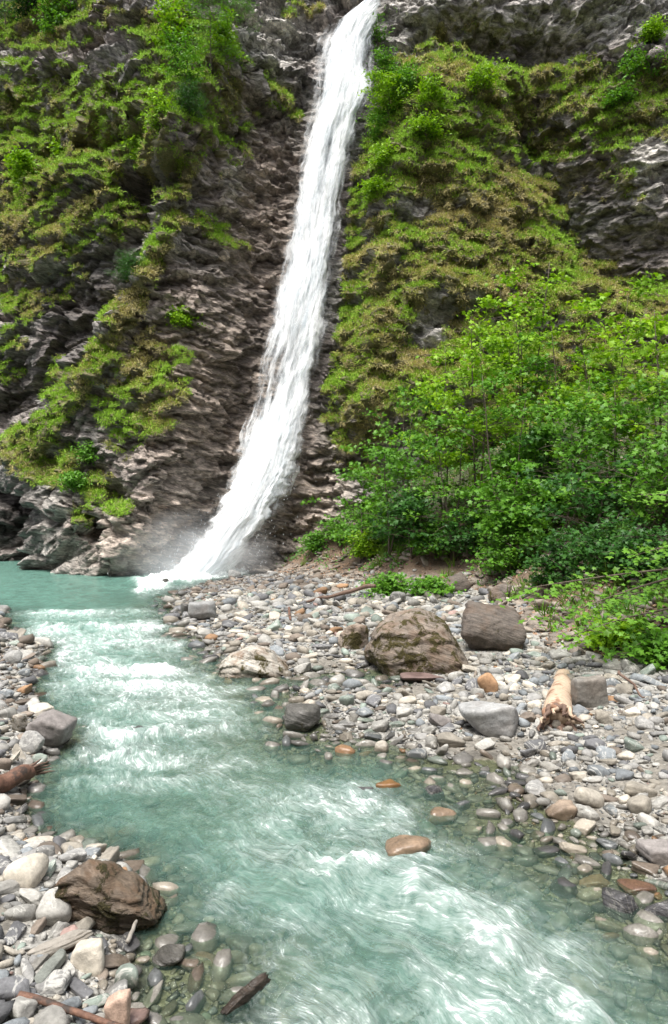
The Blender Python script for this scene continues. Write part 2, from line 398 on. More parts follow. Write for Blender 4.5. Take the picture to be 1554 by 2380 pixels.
rc = L3(.9 * blob([(370, 440, 90, 45, 1), (80, 400, 110, 60, .8), (150, 750, 120, 130, .7), (1180, 130, 130, 50, .6), (1400, 560, 150, 130, .35), (20, 1180, 80, 110, .9),
                   (30, 850, 60, 150, .6), (430, 450, 50, 60, .4), (220, 620, 60, 90, .7), (180, 820, 40, 90, .8), (260, 560, 60, 60, .6), (100, 960, 60, 40, .5)]), rc, dark)  # dark wet rock at left, plus shade painted into recesses and under overhangs
rc *= (1 + .35 * fbm(U * 1.2, Vv * 4, o=3, s=55))[..., None]
wetr = sstep(1.9, 1.15, tt); rc = rc * (1 - .25 * wetr)[..., None]
V = np.stack([gX, gY, gZ], -1).reshape(-1, 3)
V_cl = V
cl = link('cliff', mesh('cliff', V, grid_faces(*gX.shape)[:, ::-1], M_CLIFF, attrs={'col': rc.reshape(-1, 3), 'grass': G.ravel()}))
tag(cl, kind='structure')
# outward normals for planting
PP = np.stack([gX, gY, gZ], -1); CN = np.cross(np.gradient(PP, axis=0), np.gradient(PP, axis=1)); CN /= np.linalg.norm(CN, axis=-1)[..., None] + 1e-9
if CN[..., 1].mean() > 0: CN = -CN
def cliff_at(x, y):
    """point of the cliff seen at the measured place"""
    d = np.hypot(xd - x, yd - y) + .05 * gY; k = np.unravel_index(np.argmin(d), d.shape)
    return np.array([gX[k], gY[k], gZ[k]]), CN[k]

oX, oZ = np.meshgrid(np.arange(-45, 45.1, .8), np.arange(-2, 27, .8))  # unseen opposite gorge wall behind the camera, added to block low sky light
oY = -9 - .22 * oZ - 1.6 * fbm(oX * .12, oZ * .12, o=4, s=200) - .02 * np.abs(oX) + .8 * facets(oX * .4, oZ * .6, 7, .8, .9)
tag(link('cliff', mesh('cliff', np.stack([oX, oY, oZ], -1).reshape(-1, 3), grid_faces(*oX.shape), M_CLIFF, attrs={'col': np.tile(brown, (oX.size, 1)), 'grass': sstep(0, .3, fbm(oX * .2, oZ * .2, o=4, s=204)).ravel()})), kind='structure')
# ================================================================== GROUND
RIGHT = [(2300, 2330), (1700, 2160), (1554, 2070), (1430, 1990), (1360, 1920), (1265, 1880), (1215, 1810), (1150, 1768), (1000, 1768), (900, 1738), (765, 1712), (738, 1650), (690, 1615),
         (790, 1600), (900, 1603), (962, 1583), (930, 1562), (850, 1556), (740, 1560), (680, 1572), (600, 1560), (515, 1530), (475, 1490), (432, 1470), (408, 1430), (398, 1400), (425, 1372), (500, 1352), (590, 1338)]
LEFT = [(-900, 1395), (-200, 1400), (0, 1418), (20, 1470), (105, 1500), (90, 1560), (72, 1600), (85, 1650), (150, 1690), (150, 1735), (110, 1765), (68, 1800), (60, 1870), (80, 1940), (290, 1990),
        (385, 2090), (335, 2170), (350, 2230), (340, 2300), (330, 2380), (300, 2600), (300, 3300)]
RW = [onwater(*p) for p in RIGHT] + [(-3, 33), (-30, 48)]; LW = [onwater(*p) for p in LEFT]
RIVER = [(9, 1.2)] + RW + [(-40, 40)] + LW + [(-1, .8)]
TOE = [(-3.3, 28.5), (-2.0, 25.5), (.2, 21.0), (1.4, 19.0), (3.5, 17.6), (3.5, 12.6), (3.45, 11.0), (4.5, 9.3), (8.2, 7.6), (16, 6.6)]
TOEP = TOE + [(40, 6), (40, 50), (-3.3, 50)]
def ground_z(X, Y, detail=True):
    ins = inside(X, Y, RIVER)
    dr = seg_dist(X, Y, RW); dl = seg_dist(X, Y, LW); d = np.minimum(dr, dl)
    left = dl < dr
    under = -np.where(left, .85 * (1 - np.exp(-dl * .55)), .80 * (1 - np.exp(-dr * .26)))
    under = np.where(ins, np.maximum(-.85 * (1 - np.exp(-dl * (.6 - .42 * sstep(4.6, 3.9, Y)))), -.80 * (1 - np.exp(-dr * (.13 + .16 * sstep(9, 13, Y))))), 0)
    bank = np.where(left, .16 * dl + .1 * (1 - np.exp(-dl * 4)), .34 * (1 - np.exp(-dr * .22)) + .03 * dr)
    bank = np.minimum(bank, np.where(left, 2.0, .8))
    z = np.where(ins, under, bank)
    sl = inside(X, Y, TOEP); dt = seg_dist(X, Y, TOE)
    z = z + np.where(sl, .24 * dt + .34 * np.maximum(dt - .8, 0) - .25 * np.maximum(dt - 8, 0), 0)
    if detail:
        z = z + .05 * fbm(X * .9, Y * .9, o=3, s=60) * np.where(ins, .8, 1) + np.where(sl, np.clip(dt, 0, 2) * .28 * fbm(X * .6, Y * .6, o=4, s=64), 0)
        z = np.where(ins, np.minimum(z, -.01 - .0 * d), z)
    return z
def fan(y0, y1, nr, nc, tmax):
    Yr = y0 * (y1 / y0) ** (np.arange(nr) / (nr - 1)); T = np.linspace(-tmax, tmax, nc)
    return np.stack([Yr[:, None] * T[None], np.repeat(Yr[:, None], nc, 1)], 0)
fx_, fy_ = fan(1.6, 44, 620, 620, .95)
fz = ground_z(fx_, fy_)
insR = inside(fx_, fy_, RIVER); dsh = np.minimum(seg_dist(fx_, fy_, RW), seg_dist(fx_, fy_, LW))
slp = inside(fx_, fy_, TOEP); dtoe = np.where(slp, seg_dist(fx_, fy_, TOE), 0)
fz += np.where(slp, 0, .018 * fbm(fx_ * 9, fy_ * 9, o=3, s=70)) * np.where(insR, .4, 1)
gx, gy = proj(fx_, fy_, fz)
n1 = fbm(fx_ * 1.2, fy_ * 1.2, o=4, s=72)
gravel = np.array([.30, .29, .265]); sand = np.array([.19, .175, .15]); soil = np.array([.105, .075, .052]); litter = np.array([.20, .135, .09]); bed = np.array([.20, .185, .13])
sandm = np.clip(sstep(.0, .35, n1 + .75 * np.maximum.reduce([np.exp(-(((gx - x) / rx) ** 2 + ((gy - y) / ry) ** 2)) for x, y, rx, ry in [(1480, 1710, 110, 40), (1400, 1960, 130, 70), (1540, 1830, 120, 110), (960, 1590, 120, 22), (1130, 1730, 120, 25), (1400, 1780, 90, 30)]]) - .35), 0, 1)
gc = L3(sandm, gravel[None, None] * np.ones(fx_.shape + (3,)), sand)
gc = L3(sstep(0, 1.2, dtoe), gc, litter * .9); gc = L3(sstep(-.25, .35, fbm(fx_ * .8, fy_ * .8, o=4, s=74)) * sstep(.3, 1.6, dtoe), gc, soil)
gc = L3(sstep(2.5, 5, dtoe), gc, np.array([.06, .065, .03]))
farm = sstep(21, 25, fy_) * (~insR); gc = L3(.6 * farm * (1 - sstep(0, 1.2, dtoe)), gc, np.array([.17, .14, .115]))
gc = L3(np.where(insR, 1.0, 0), gc, bed)
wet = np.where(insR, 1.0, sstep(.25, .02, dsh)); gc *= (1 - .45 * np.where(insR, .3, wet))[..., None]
gm_ = np.where(slp, .25, 1 - .75 * sandm)
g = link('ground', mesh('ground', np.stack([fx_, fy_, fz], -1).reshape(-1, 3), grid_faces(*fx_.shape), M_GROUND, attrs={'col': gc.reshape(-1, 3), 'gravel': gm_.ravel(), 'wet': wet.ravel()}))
tag(g, kind='structure')
def ground_hit(x, y):
    Y = np.linspace(2.0, 34, 2600); X = (x - CX) / F * Y; Zr = CAMH - (y - CY) / F * Y
    z = ground_z(X, Y); k = np.argmax(z >= Zr) if (z >= Zr).any() else -1
    return np.array([X[k], Y[k], z[k]])

# ================================================================== RIVER
SUB = [(445, 2115, 60), (1190, 2235, 62), (1235, 2060, 40), (640, 1990, 55), (860, 2330, 45), (1000, 1870, 34), (940, 2200, 50), (1500, 2290, 70), (700, 2200, 50), (1040, 1985, 34),
       (215, 1700, 40), (560, 2080, 50), (1270, 2120, 34), (1330, 2160, 40), (455, 2250, 55), (1130, 2010, 30), (1420, 2130, 34), (350, 1865, 30), (460, 1580, 25), (300, 1935, 34), (420, 2330, 60), (120, 1850, 30)]
rx_, ry_ = fan(1.9, 36, 900, 760, .80)
px, py = proj(rx_, ry_, 0 * rx_)
gz0 = ground_z(rx_, ry_)
depth = np.maximum(-gz0, 0)
for sx, sy, sw in SUB:
    q = np.exp(-(((px - sx) / sw) ** 2 + ((py - sy) / (sw * .5)) ** 2) ** 1.5); depth = np.minimum(depth, depth * (1 - q) + .16 * q)
insW = inside(rx_, ry_, RIVER)
CENT = [onwater(*p) for p in [(560, 1300), (330, 1375), (240, 1420), (250, 1480), (330, 1560), (400, 1650), (430, 1740), (520, 1830), (680, 1930), (900, 2050), (1180, 2200), (1500, 2400), (2300, 2900)]]
# smooth flow coordinates
cl_ = [0.0]
for a, b in zip(CENT[:-1], CENT[1:]): cl_.append(cl_[-1] + math.hypot(b[0] - a[0], b[1] - a[1]))
def flow_dir(X, Y):
    w = 0; dx = 0; dy = 0
    for i in range(len(CENT) - 1):
        ax, ay = CENT[i]; bx, by = CENT[i + 1]; mx, my = (ax + bx) / 2, (ay + by) / 2; L = cl_[i + 1] - cl_[i]
        k = np.exp(-((X - mx) ** 2 + (Y - my) ** 2) / (2 * (.5 * L + .45) ** 2)) + 1e-7 / (.1 + (X - mx) ** 2 + (Y - my) ** 2)
        w = w + k; dx = dx + k * (bx - ax) / L; dy = dy + k * (by - ay) / L
    n = np.hypot(dx, dy) + 1e-9; return dx / n, dy / n
# flow coords via blended local frames of each segment
def flow_st(X, Y):
    W = 0; S = 0; T = 0
    for i in range(len(CENT) - 1):
        ax, ay = CENT[i]; bx, by = CENT[i + 1]; L = cl_[i + 1] - cl_[i]; ux, uy = (bx - ax) / L, (by - ay) / L
        mx, my = (ax + bx) / 2, (ay + by) / 2
        s_ = cl_[i] + (X - ax) * ux + (Y - ay) * uy; t_ = -(X - ax) * uy + (Y - ay) * ux
        k = np.exp(-((X - mx) ** 2 + (Y - my) ** 2) / (2 * (.6 * L + .35) ** 2)) + 1e-5 / (.5 + (X - mx) ** 2 + (Y - my) ** 2) ** 2
        W = W + k; S = S + k * s_; T = T + k * t_
    return S / W, T / W
fs, ft = flow_st(rx_, ry_)
FB = [  # foam patches: x, y, rx, ry, amount
    (180, 1425, 150, 12, .75), (330, 1418, 60, 8, .7), (360, 1462, 120, 13, .9), (110, 1470, 90, 12, .8), (260, 1492, 200, 18, .75), (150, 1520, 80, 26, .8), (420, 1500, 60, 14, .6),
    (200, 1560, 60, 30, .8), (330, 1562, 150, 14, 1.1), (480, 1560, 50, 22, .8), (350, 1595, 170, 22, .95), (500, 1620, 90, 26, .8), (330, 1640, 110, 24, .6), (420, 1660, 140, 20, .7),
    (280, 1715, 90, 20, .85), (430, 1700, 110, 16, .8), (530, 1700, 40, 14, .7), (250, 1760, 80, 18, .85), (370, 1775, 110, 18, .8), (330, 1820, 150, 22, .65), (630, 1700, 45, 22, .7), (500, 1780, 60, 24, .6),
    (840, 1870, 60, 34, .9), (800, 1900, 40, 30, .7), (700, 1885, 90, 40, .42), (930, 1900, 90, 34, .65), (1060, 1960, 130, 30, .55), (770, 2010, 70, 22, .9), (870, 2015, 80, 26, .75), (960, 2060, 50, 30, .8),
    (1050, 2110, 60, 30, .8), (1130, 2180, 50, 40, .85), (900, 2110, 140, 60, .40), (1000, 2180, 130, 60, .42), (1250, 2280, 50, 50, .75), (1160, 2260, 70, 60, .5), (1340, 2360, 60, 50, .7), (1000, 1995, 50, 14, .8),
    (640, 2260, 150, 60, .5), (800, 2340, 250, 40, .45), (560, 2330, 90, 50, .5), (1200, 2330, 200, 60, .5), (900, 2380, 400, 90, .5), (440, 2000, 90, 26, .25), (640, 1980, 100, 30, .35), (200, 1900, 130, 60, .22),
    (1180, 2010, 130, 40, .35), (500, 2110, 60, 40, .35), (230, 1690, 60, 30, .5), (1400, 2200, 130, 60, .3)]
foam = np.zeros_like(px)
for x, y, a, b, k in FB: foam = np.maximum(foam, k * np.exp(-(((px - x) / (a * 1.25)) ** 2 + ((py - y) / (b * 1.25)) ** 2)))
splash = np.exp(-((seg_dist(px, py, [(590, 1316), (500, 1332), (410, 1342), (330, 1366)]) / (27. + 18 * fbm(px * .02, py * .06, o=3, s=81))) ** 2))
foam = np.maximum(foam, 1.35 * splash)
base_ = (.34 + .14 * perlin(rx_ * .9, ry_ * .9, s=78) + .16 * perlin(rx_ * .35, ry_ * .8, s=77)) * sstep(1396, 1450, py + 14 * fbm(rx_ * .5, ry_ * .5, o=3, s=79)) * sstep(1860, 1740, py) * sstep(700, 560, px) * sstep(-20, 110, px - .12 * (py - 1450)) + (.34 + .22 * perlin(fs * .9, ft * 2.2, s=75)) * sstep(1750, 1850, py) * sstep(330, 560, px + (py - 1900) * -.0) * sstep(330, 60, px - 1040 - (py - 1950) * .95)
foam = np.maximum(foam * .93, base_ + .40 * foam)
FIELD = foam.copy()
# streaks along the current
wq = .35 * fbm(rx_ * 1.1, ry_ * 1.1, o=3, s=80)
q1 = fbm(fs * 1.3 + wq, (ft + wq) * 4.2, o=4, s=82); q2 = fbm(fs * 4.0 + 2 * wq, (ft + wq * .7) * 15, o=3, s=86); q3 = fbm(rx_ * 2.6 + wq, ry_ * 2.6, o=4, s=90)
q4 = ridged(fs * 2.0 + 2 * wq, (ft + wq) * 6.5, o=3, s=94)
act = np.clip(foam * 1.1, 0, 1)
calm = sstep(1435, 1395, py + 16 * fbm(rx_ * .6, ry_ * .5, o=3, s=76)) * (1 - splash)
q5 = fbm(rx_ * 6 + wq, ry_ * 6, o=3, s=98)
h = (.015 + .035 * act) * q3 + .02 * (.35 + act) * q1 + .012 * q2 * (.5 + act) + .022 * act * q4 + (.006 + .016 * act) * q5 + .006 * fbm(rx_ * 14 + wq, ry_ * 14, o=2, s=99) * (.3 + act)
# standing waves
def crest(pts, w, a):
    d = seg_dist(px, py, pts); return a * .42 * np.exp(-(d / w) ** 2) * (1 + .8 * q1 + .7 * q3 + .4 * q5)
h += crest([(700, 2000), (850, 2010), (960, 2060), (1060, 2130), (1150, 2210), (1280, 2320), (1400, 2420)], 42, .13) - crest([(760, 2075), (900, 2110), (1000, 2200), (1120, 2320)], 42, .10)
h += crest([(820, 1850), (900, 1880), (1000, 1920)], 26, .06)
h += crest([(180, 1550), (300, 1558), (480, 1560)], 9, .14) - crest([(260, 1538), (420, 1540)], 9, .10)
h += crest([(110, 1460), (260, 1462), (420, 1458)], 6, .13) + crest([(120, 1425), (330, 1425)], 5, .08) + crest([(230, 1700), (330, 1712), (520, 1690)], 12, .12) - crest([(330, 1680), (480, 1670)], 12, .08)
h += crest([(200, 1755), (420, 1765)], 14, .08) + crest([(560, 2320), (700, 2250)], 30, .05)
h += crest([(890, 1955), (1000, 1960)], 26, .05)
h += splash * (.14 + .12 * q1 + .06 * q3)
edge = np.clip(depth / .18, 0, 1); h = h * np.where(insW, .12 + .88 * edge, 0) * (1 - .8 * calm)
h += .006 * fbm(rx_ * 6, ry_ * 6, o=2, s=97) * edge
fo = FIELD + .10 * q1 + .10 * q3 + 1.6 * np.clip(h - .03, -.03, .14) + .12
fo = fo * (1 - .85 * calm) * sstep(.0, .14, depth)
fo = np.clip(fo, 0, 1.3)
clr = sstep(760, 1050, px) * sstep(1500, 1700, py) * sstep(-120, 160, px - 760 - (py - 1700) * 1.35)      # the quiet side water is clearer
clr = np.maximum(clr, sstep(2130, 2240, py) * sstep(700, 560, px))
op = 1 - np.exp(-depth * (4.2 - 2.4 * clr)); op = np.clip(op * (1 + .25 * q1), 0, .985)
rz = h + .0
V = np.stack([rx_, ry_, rz], -1).reshape(-1, 3)
def mat_water():
    t = NT('glacial_water'); P = t.n('NewGeometry').outputs['Position']
    fo = t.attr('foam').outputs['Fac']; op = t.attr('turbid').outputs['Fac']; st = t.attr('flow').outputs['Vector']
    wv = t.n('TexNoise', ins={'Vector': P, 'Scale': 1.6, 'Detail': 3.0, 'Roughness': .6}).outputs['Color']
    wst = t.n('VectorMath', operation='MULTIPLY_ADD', ins={0: wv, 1: (.10, .10, 0), 2: st}).outputs[0]
    n1 = t.noise(t.mapping(wst, scale=(2.6, 10.0, 1)), 1.0, 7, .74, .15); n2 = t.noise(t.mapping(wst, scale=(5.0, 32, 1)), 1.0, 6, .75, .1); n3 = t.noise(P, 6.5, 6, .7, 1.0); n4 = t.noise(t.mapping(wst, scale=(16, 95, 1)), 1.0, 3, .7)
    N = t.math('ADD', t.math('ADD', t.math('MULTIPLY', n1, .45), t.math('MULTIPLY', n2, .50)), t.math('ADD', t.math('MULTIPLY', n3, .35), t.math('MULTIPLY', n4, .30)))
    N = t.math('SUBTRACT', N, .30)
    thr = t.mapr(fo, 0, 1.3, .70, .36)
    f = t.math('SUBTRACT', N, thr); hard = t.mapr(f, -.01, .12); soft = t.math('MULTIPLY', t.mapr(f, -.14, .05), t.mapr(fo, .1, .9, .05, .36))
    f = t.math('MAXIMUM', t.math('MULTIPLY', hard, t.mapr(fo, 0, .6, .45, 1.0)), soft)
    tone = t.mix(t.mapr(n3, .3, .7), (.072, .158, .125), (.155, .295, .245))
    bub = t.mix(t.mapr(fo, .2, 1.1), tone, (.24, .39, .34))
    body = t.n('BsdfDiffuse', ins={'Color': bub}).outputs[0]
    clear = t.n('BsdfTransparent', ins={'Color': (.78, .84, .74, 1)}).outputs[0]
    a = t.n('MixShader', ins={0: op, 1: clear, 2: body}).outputs[0]
    b = t.bump(n1, .45, .06); b = t.bump(n2, .5, .025, b); b = t.bump(t.noise(P, 14, 4, .6, .5), .35, .015, b); b = t.bump(n4, .3, .008, b)
    gl = t.n('BsdfGlossy', ins={'Color': (1, 1, 1, 1), 'Roughness': .07, 'Normal': b}).outputs[0]
    fr = t.n('Fresnel', ins={'IOR': 1.33, 'Normal': b}).outputs[0]
    a = t.n('MixShader', ins={0: t.math('MULTIPLY', fr, .65), 1: a, 2: gl}).outputs[0]
    wh = t.n('BsdfDiffuse', ins={'Color': (.84, .89, .88, 1), 'Normal': b}).outputs[0]
    return t.surf(t.n('MixShader', ins={0: t.math('MULTIPLY', f, .97), 1: a, 2: wh}).outputs[0])
M_WATER = mat_water()
fcs = grid_faces(*rx_.shape)
# keep the sheet only where water stands (and a short way under the banks)
keepv = (insW | (np.minimum(seg_dist(rx_, ry_, RW), seg_dist(rx_, ry_, LW)) < .35)).ravel()
fcs = fcs[keepv[fcs].all(1)]
used = np.unique(fcs); remap = np.full(len(V), -1); remap[used] = np.arange(len(used))
rv = link('river_water', mesh('river_water', V[used], remap[fcs], M_WATER, attrs={'foam': fo.ravel()[used], 'turbid': op.ravel()[used], 'flow': np.stack([fs + wq * .5, ft + wq * .5], -1).reshape(-1, 2)[used]}))
tag(rv, kind='structure')

# ================================================================== WATERFALL
def fall_sheet(off, nu, nv, s, wmul, y0=-60, y1=1350, thick=.35, shift=0):
    yv = np.linspace(y0, y1, nv)[:, None] * np.ones((1, nu)); u = np.linspace(-1, 1, nu)[None, :] * np.ones((nv, 1))
    l, r = fall_edges(yv)
    # world height for each row: solve Z with depth fallY
    Z = np.zeros_like(yv)
    for _ in range(12): Z = CAMH + (CY - yv) / F * (fallY(Z) - off)
    Yf = fallY(Z) - off
    c = (l + r) / 2 + shift; hw = (r - l) / 2 * (wmul + (1.02 - wmul) * sstep(900, 1150, yv))
    jag = .10 * fbm(u * 1.5, Z * .7, o=4, s=s) + (.06 + .16 * sstep(7, 1, Z)) * fbm(u * 2, Z * 2.5, o=4, s=s + 3)
    X = (c + hw * (u + jag * np.abs(u)) - CX) / F * Yf
    um = u * hw / F * 27
    fl = sstep(9, 1.0, Z)
    lag = X * .35
    n_ = fbm(um * 1.8 + .35 * fbm(um, Z * .6, o=2, s=s), Z * .35, o=4, s=s + 5); nf = fbm(um * 8, Z * .8, o=3, s=s + 8)
    Yf = Yf - thick * np.sqrt(np.clip(1 - u ** 2, 0, 1)) * (1 + 1.2 * fl) - .12 * n_ - .05 * nf - fl ** 2 * .5 * (1 - u ** 2)
    return X, Yf, Z, u, um, n_, nf, yv
def mat_fall(name, dens):
    t = NT(name); uv = t.attr('fuv').outputs['Vector']; ed = t.attr('edge').outputs['Fac']
    n1 = t.noise(t.mapping(uv, scale=(1.9, .30, 1)), 1.0, 6, .62, .9); n2 = t.noise(t.mapping(uv, scale=(6, 1.4, 1)), 1.0, 5, .68, .9); n3 = t.noise(t.mapping(uv, scale=(20, 6, 1)), 1.0, 4, .65, .4)
    a = t.math('ADD', ed, t.math('MULTIPLY', t.math('SUBTRACT', n1, .5), 1.5)); a = t.math('ADD', a, t.math('MULTIPLY', t.math('SUBTRACT', n2, .5), 1.2))
    a = t.math('ADD', a, t.math('MULTIPLY', t.math('SUBTRACT', n3, .5), .35))
    al = t.math('MULTIPLY', t.n('MapRange', interpolation_type='SMOOTHSTEP', ins={0: a, 1: -.05, 2: 1.15, 3: 0.0, 4: 1.0}).outputs[0], dens)
    c = t.mix(t.mapr(t.math('ADD', t.math('MULTIPLY', n1, .5), t.math('MULTIPLY', n2, .5)), .36, .56), (.70, .77, .82), (.97, .975, .98))
    c = t.mix(t.mapr(n3, .55, .75, 0, .35), c, (.55, .64, .70)); b = t.bump(n2, .2, .08)
    d = t.n('BsdfDiffuse', ins={'Color': c, 'Normal': b}).outputs[0]; tr = t.n('BsdfTranslucent', ins={'Color': (.9, .94, .97, 1)}).outputs[0]
    s_ = t.n('MixShader', ins={0: .15, 1: d, 2: tr}).outputs[0]
    return t.surf(t.n('MixShader', ins={0: al, 1: t.n('BsdfTransparent').outputs[0], 2: s_}).outputs[0])
wf = link('waterfall', None); wf.location = (-4.5, 26.5, 0)
tag(wf, 'tall narrow white waterfall pouring down the rock chute into the river pool', 'waterfall')
for nm, off, wm, th_, dens, sd_, e0 in (('water_veil', .0, 1.32, .20, .70, 100, -.12), ('water_curtain', .30, 1.08, .40, .97, 120, .34), ('water_spray', .70, .92, .5, .70, 140, .05)):
    X, Yf, Z, u, um, n_, nf, yv = fall_sheet(off, 90, 700, sd_, wm, thick=th_)
    e = e0 + 1.15 * np.clip((1 - np.abs(u)) * 2.0, 0, 1) - .45 + .5 * n_ + .25 * nf
    dim = interp(yv, [(0, 0), (200, -.05), (250, -.12), (330, 0.0), (700, 0), (900, -.15), (980, 0.05), (1100, .2), (1350, .3)])
    e = e + dim - .75 * sstep(.35, 1.0, u) * sstep(1120, 1250, yv) - .45 * np.exp(-(((u + .45) / .4) ** 2 + ((yv - 880) / 80) ** 2)) - .7 * np.exp(-(((u - .95) / .25) ** 2 + ((yv - 860) / 110) ** 2))
    m = mesh(nm, np.stack([X, Yf, Z], -1).reshape(-1, 3) - np.array(wf.location)[None], grid_faces(*X.shape), mat_fall(nm, dens), attrs={'edge': e.ravel(), 'fuv': np.stack([um, Z], -1).reshape(-1, 2)})
    link(nm, m, wf)
# drops thrown off the edges and the foot of the fall
ND = 900; dyv = np.where(rng.random(ND) < .6, 1345 - np.abs(rng.normal(0, 90, ND)), rng.uniform(60, 1345, ND)); l, r = fall_edges(dyv); sdn = np.where(rng.random(ND) < .75, -1, 1)
ft_ = sstep(1000, 1300, dyv); off_ = rng.exponential(1, ND) * (9 + 26 * ft_) - 18; dxv = np.where(sdn < 0, l - off_, r + off_ * .8)
Zd = np.zeros(ND)
for _ in range(10): Zd = CAMH + (CY - dyv) / F * (fallY(Zd) - .9)
Yd_ = fallY(Zd) - .7 - rng.random(ND) * (.5 + 1.2 * ft_); Dp = np.stack([(dxv - CX) / F * Yd_, Yd_, np.maximum(Zd, .05)], 1)
OV = np.array([[1, 0, 0], [-1, 0, 0], [0, 1, 0], [0, -1, 0], [0, 0, 1], [0, 0, -1]], float); OF = np.array([[0, 2, 4], [2, 1, 4], [1, 3, 4], [3, 0, 4], [2, 0, 5], [1, 2, 5], [3, 1, 5], [0, 3, 5]])
sz = (rng.uniform(.002, .007, ND) * (1 + .5 * ft_))[:, None, None]; dv = OV[None] * sz * np.array([1, 1, 4.5]); dv[:, :, 0] += dv[:, :, 2] * .25 * sdn[:, None] * (1 - .4 * rng.random(ND))[:, None]
t_ = NT('water_drops'); md = t_.surf(t_.n('BsdfDiffuse', ins={'Color': (.92, .95, .97, 1)}).outputs[0])
link('drops', mesh('drops', (Dp[:, None] + dv).reshape(-1, 3) - np.array(wf.location)[None], (OF[None] + (np.arange(ND) * 6)[:, None, None]).reshape(-1, 3), md), wf)['kind'] = 'stuff'
t_ = NT('spray_mist'); oc = t_.n('TexCoord').outputs['Object']
ln = t_.n('VectorMath', operation='LENGTH', ins={0: oc}).outputs['Value']
dn = t_.math('MULTIPLY', t_.mapr(ln, .25, 1.0, 1, 0), t_.mapr(t_.noise(oc, 2.2, 3), .35, .7))
pv = t_.n('VolumePrincipled', ins={'Color': (.95, .97, 1, 1), 'Density': t_.math('MULTIPLY', dn, .8), 'Anisotropy': 0.0}); t_.t.links.new(pv.outputs[0], t_.out.inputs['Volume'])
import bmesh
bm_ = bmesh.new(); bmesh.ops.create_icosphere(bm_, subdivisions=3, radius=1.0); me_ = bpy.data.meshes.new('mist'); bm_.to_mesh(me_); bm_.free(); me_.materials.append(t_.m)
mi_ = link('mist', me_); mi_.location = (-5.2, 25.2, .7); mi_.scale = (3.3, 1.3, 2.1); tag(mi_, 'soft white spray mist hanging at the foot of the waterfall', 'mist', kind='stuff')
# ================================================================== STONES
import bmesh
def ico(n):
    bm = bmesh.new(); bmesh.ops.create_icosphere(bm, subdivisions=n, radius=1.0)
    v = np.array([q.co[:] for q in bm.verts]); f = np.array([[q.index for q in p.verts] for p in bm.faces]); bm.free(); return v, f
ICO = {n: ico(n) for n in (1, 2, 3, 4, 5)}
def rock_shape(lv, seed, planes=12, p=7, rough=.05, strata=0.0, fine=0.0):
    r = np.random.default_rng(seed); d, f = ICO[lv]
    N = r.normal(size=(planes, 3)); N /= np.linalg.norm(N, axis=1)[:, None]; h = r.uniform(.62, 1.0, planes)
    N = np.vstack([N, np.eye(3), -np.eye(3)]); h = np.concatenate([h, np.full(6, .98)])
    q = np.maximum(d @ N.T / h, 1e-4); v = d * ((q ** p).sum(1) ** (-1 / p))[:, None]
    o = r.uniform(0, 50, 3)
    v = v * (1 + rough * fbm(v[:, 0] * 1.5 + o[0], v[:, 1] * 1.5 + o[1], v[:, 2] * 1.5 + o[2], o=3))[:, None]
    if strata:
        a = r.uniform(-.5, .5); w = v[:, 2] * math.cos(a) + v[:, 0] * math.sin(a); u = v[:, 0] * math.cos(a) - v[:, 2] * math.sin(a)
        s_ = facets(u * 1.1 + o[0] + .2 * v[:, 1], w * 3.2 + o[1], seed % 90, .9, 1.0) + .5 * facets(v[:, 1] * 2.2 + o[2] + u, w * 6 + o[1], (seed + 7) % 90, .9, 1.0)
        v = v * (1 + strata * s_)[:, None]
    if fine: v = v * (1 + fine * ridged(v[:, 0] * 3 + o[0], v[:, 1] * 3 + o[1], v[:, 2] * 7 + o[2], o=4))[:, None]
    mn, mx = v.min(0), v.max(0); return (v - (mn + mx) / 2) / ((mx - mn) / 2), f
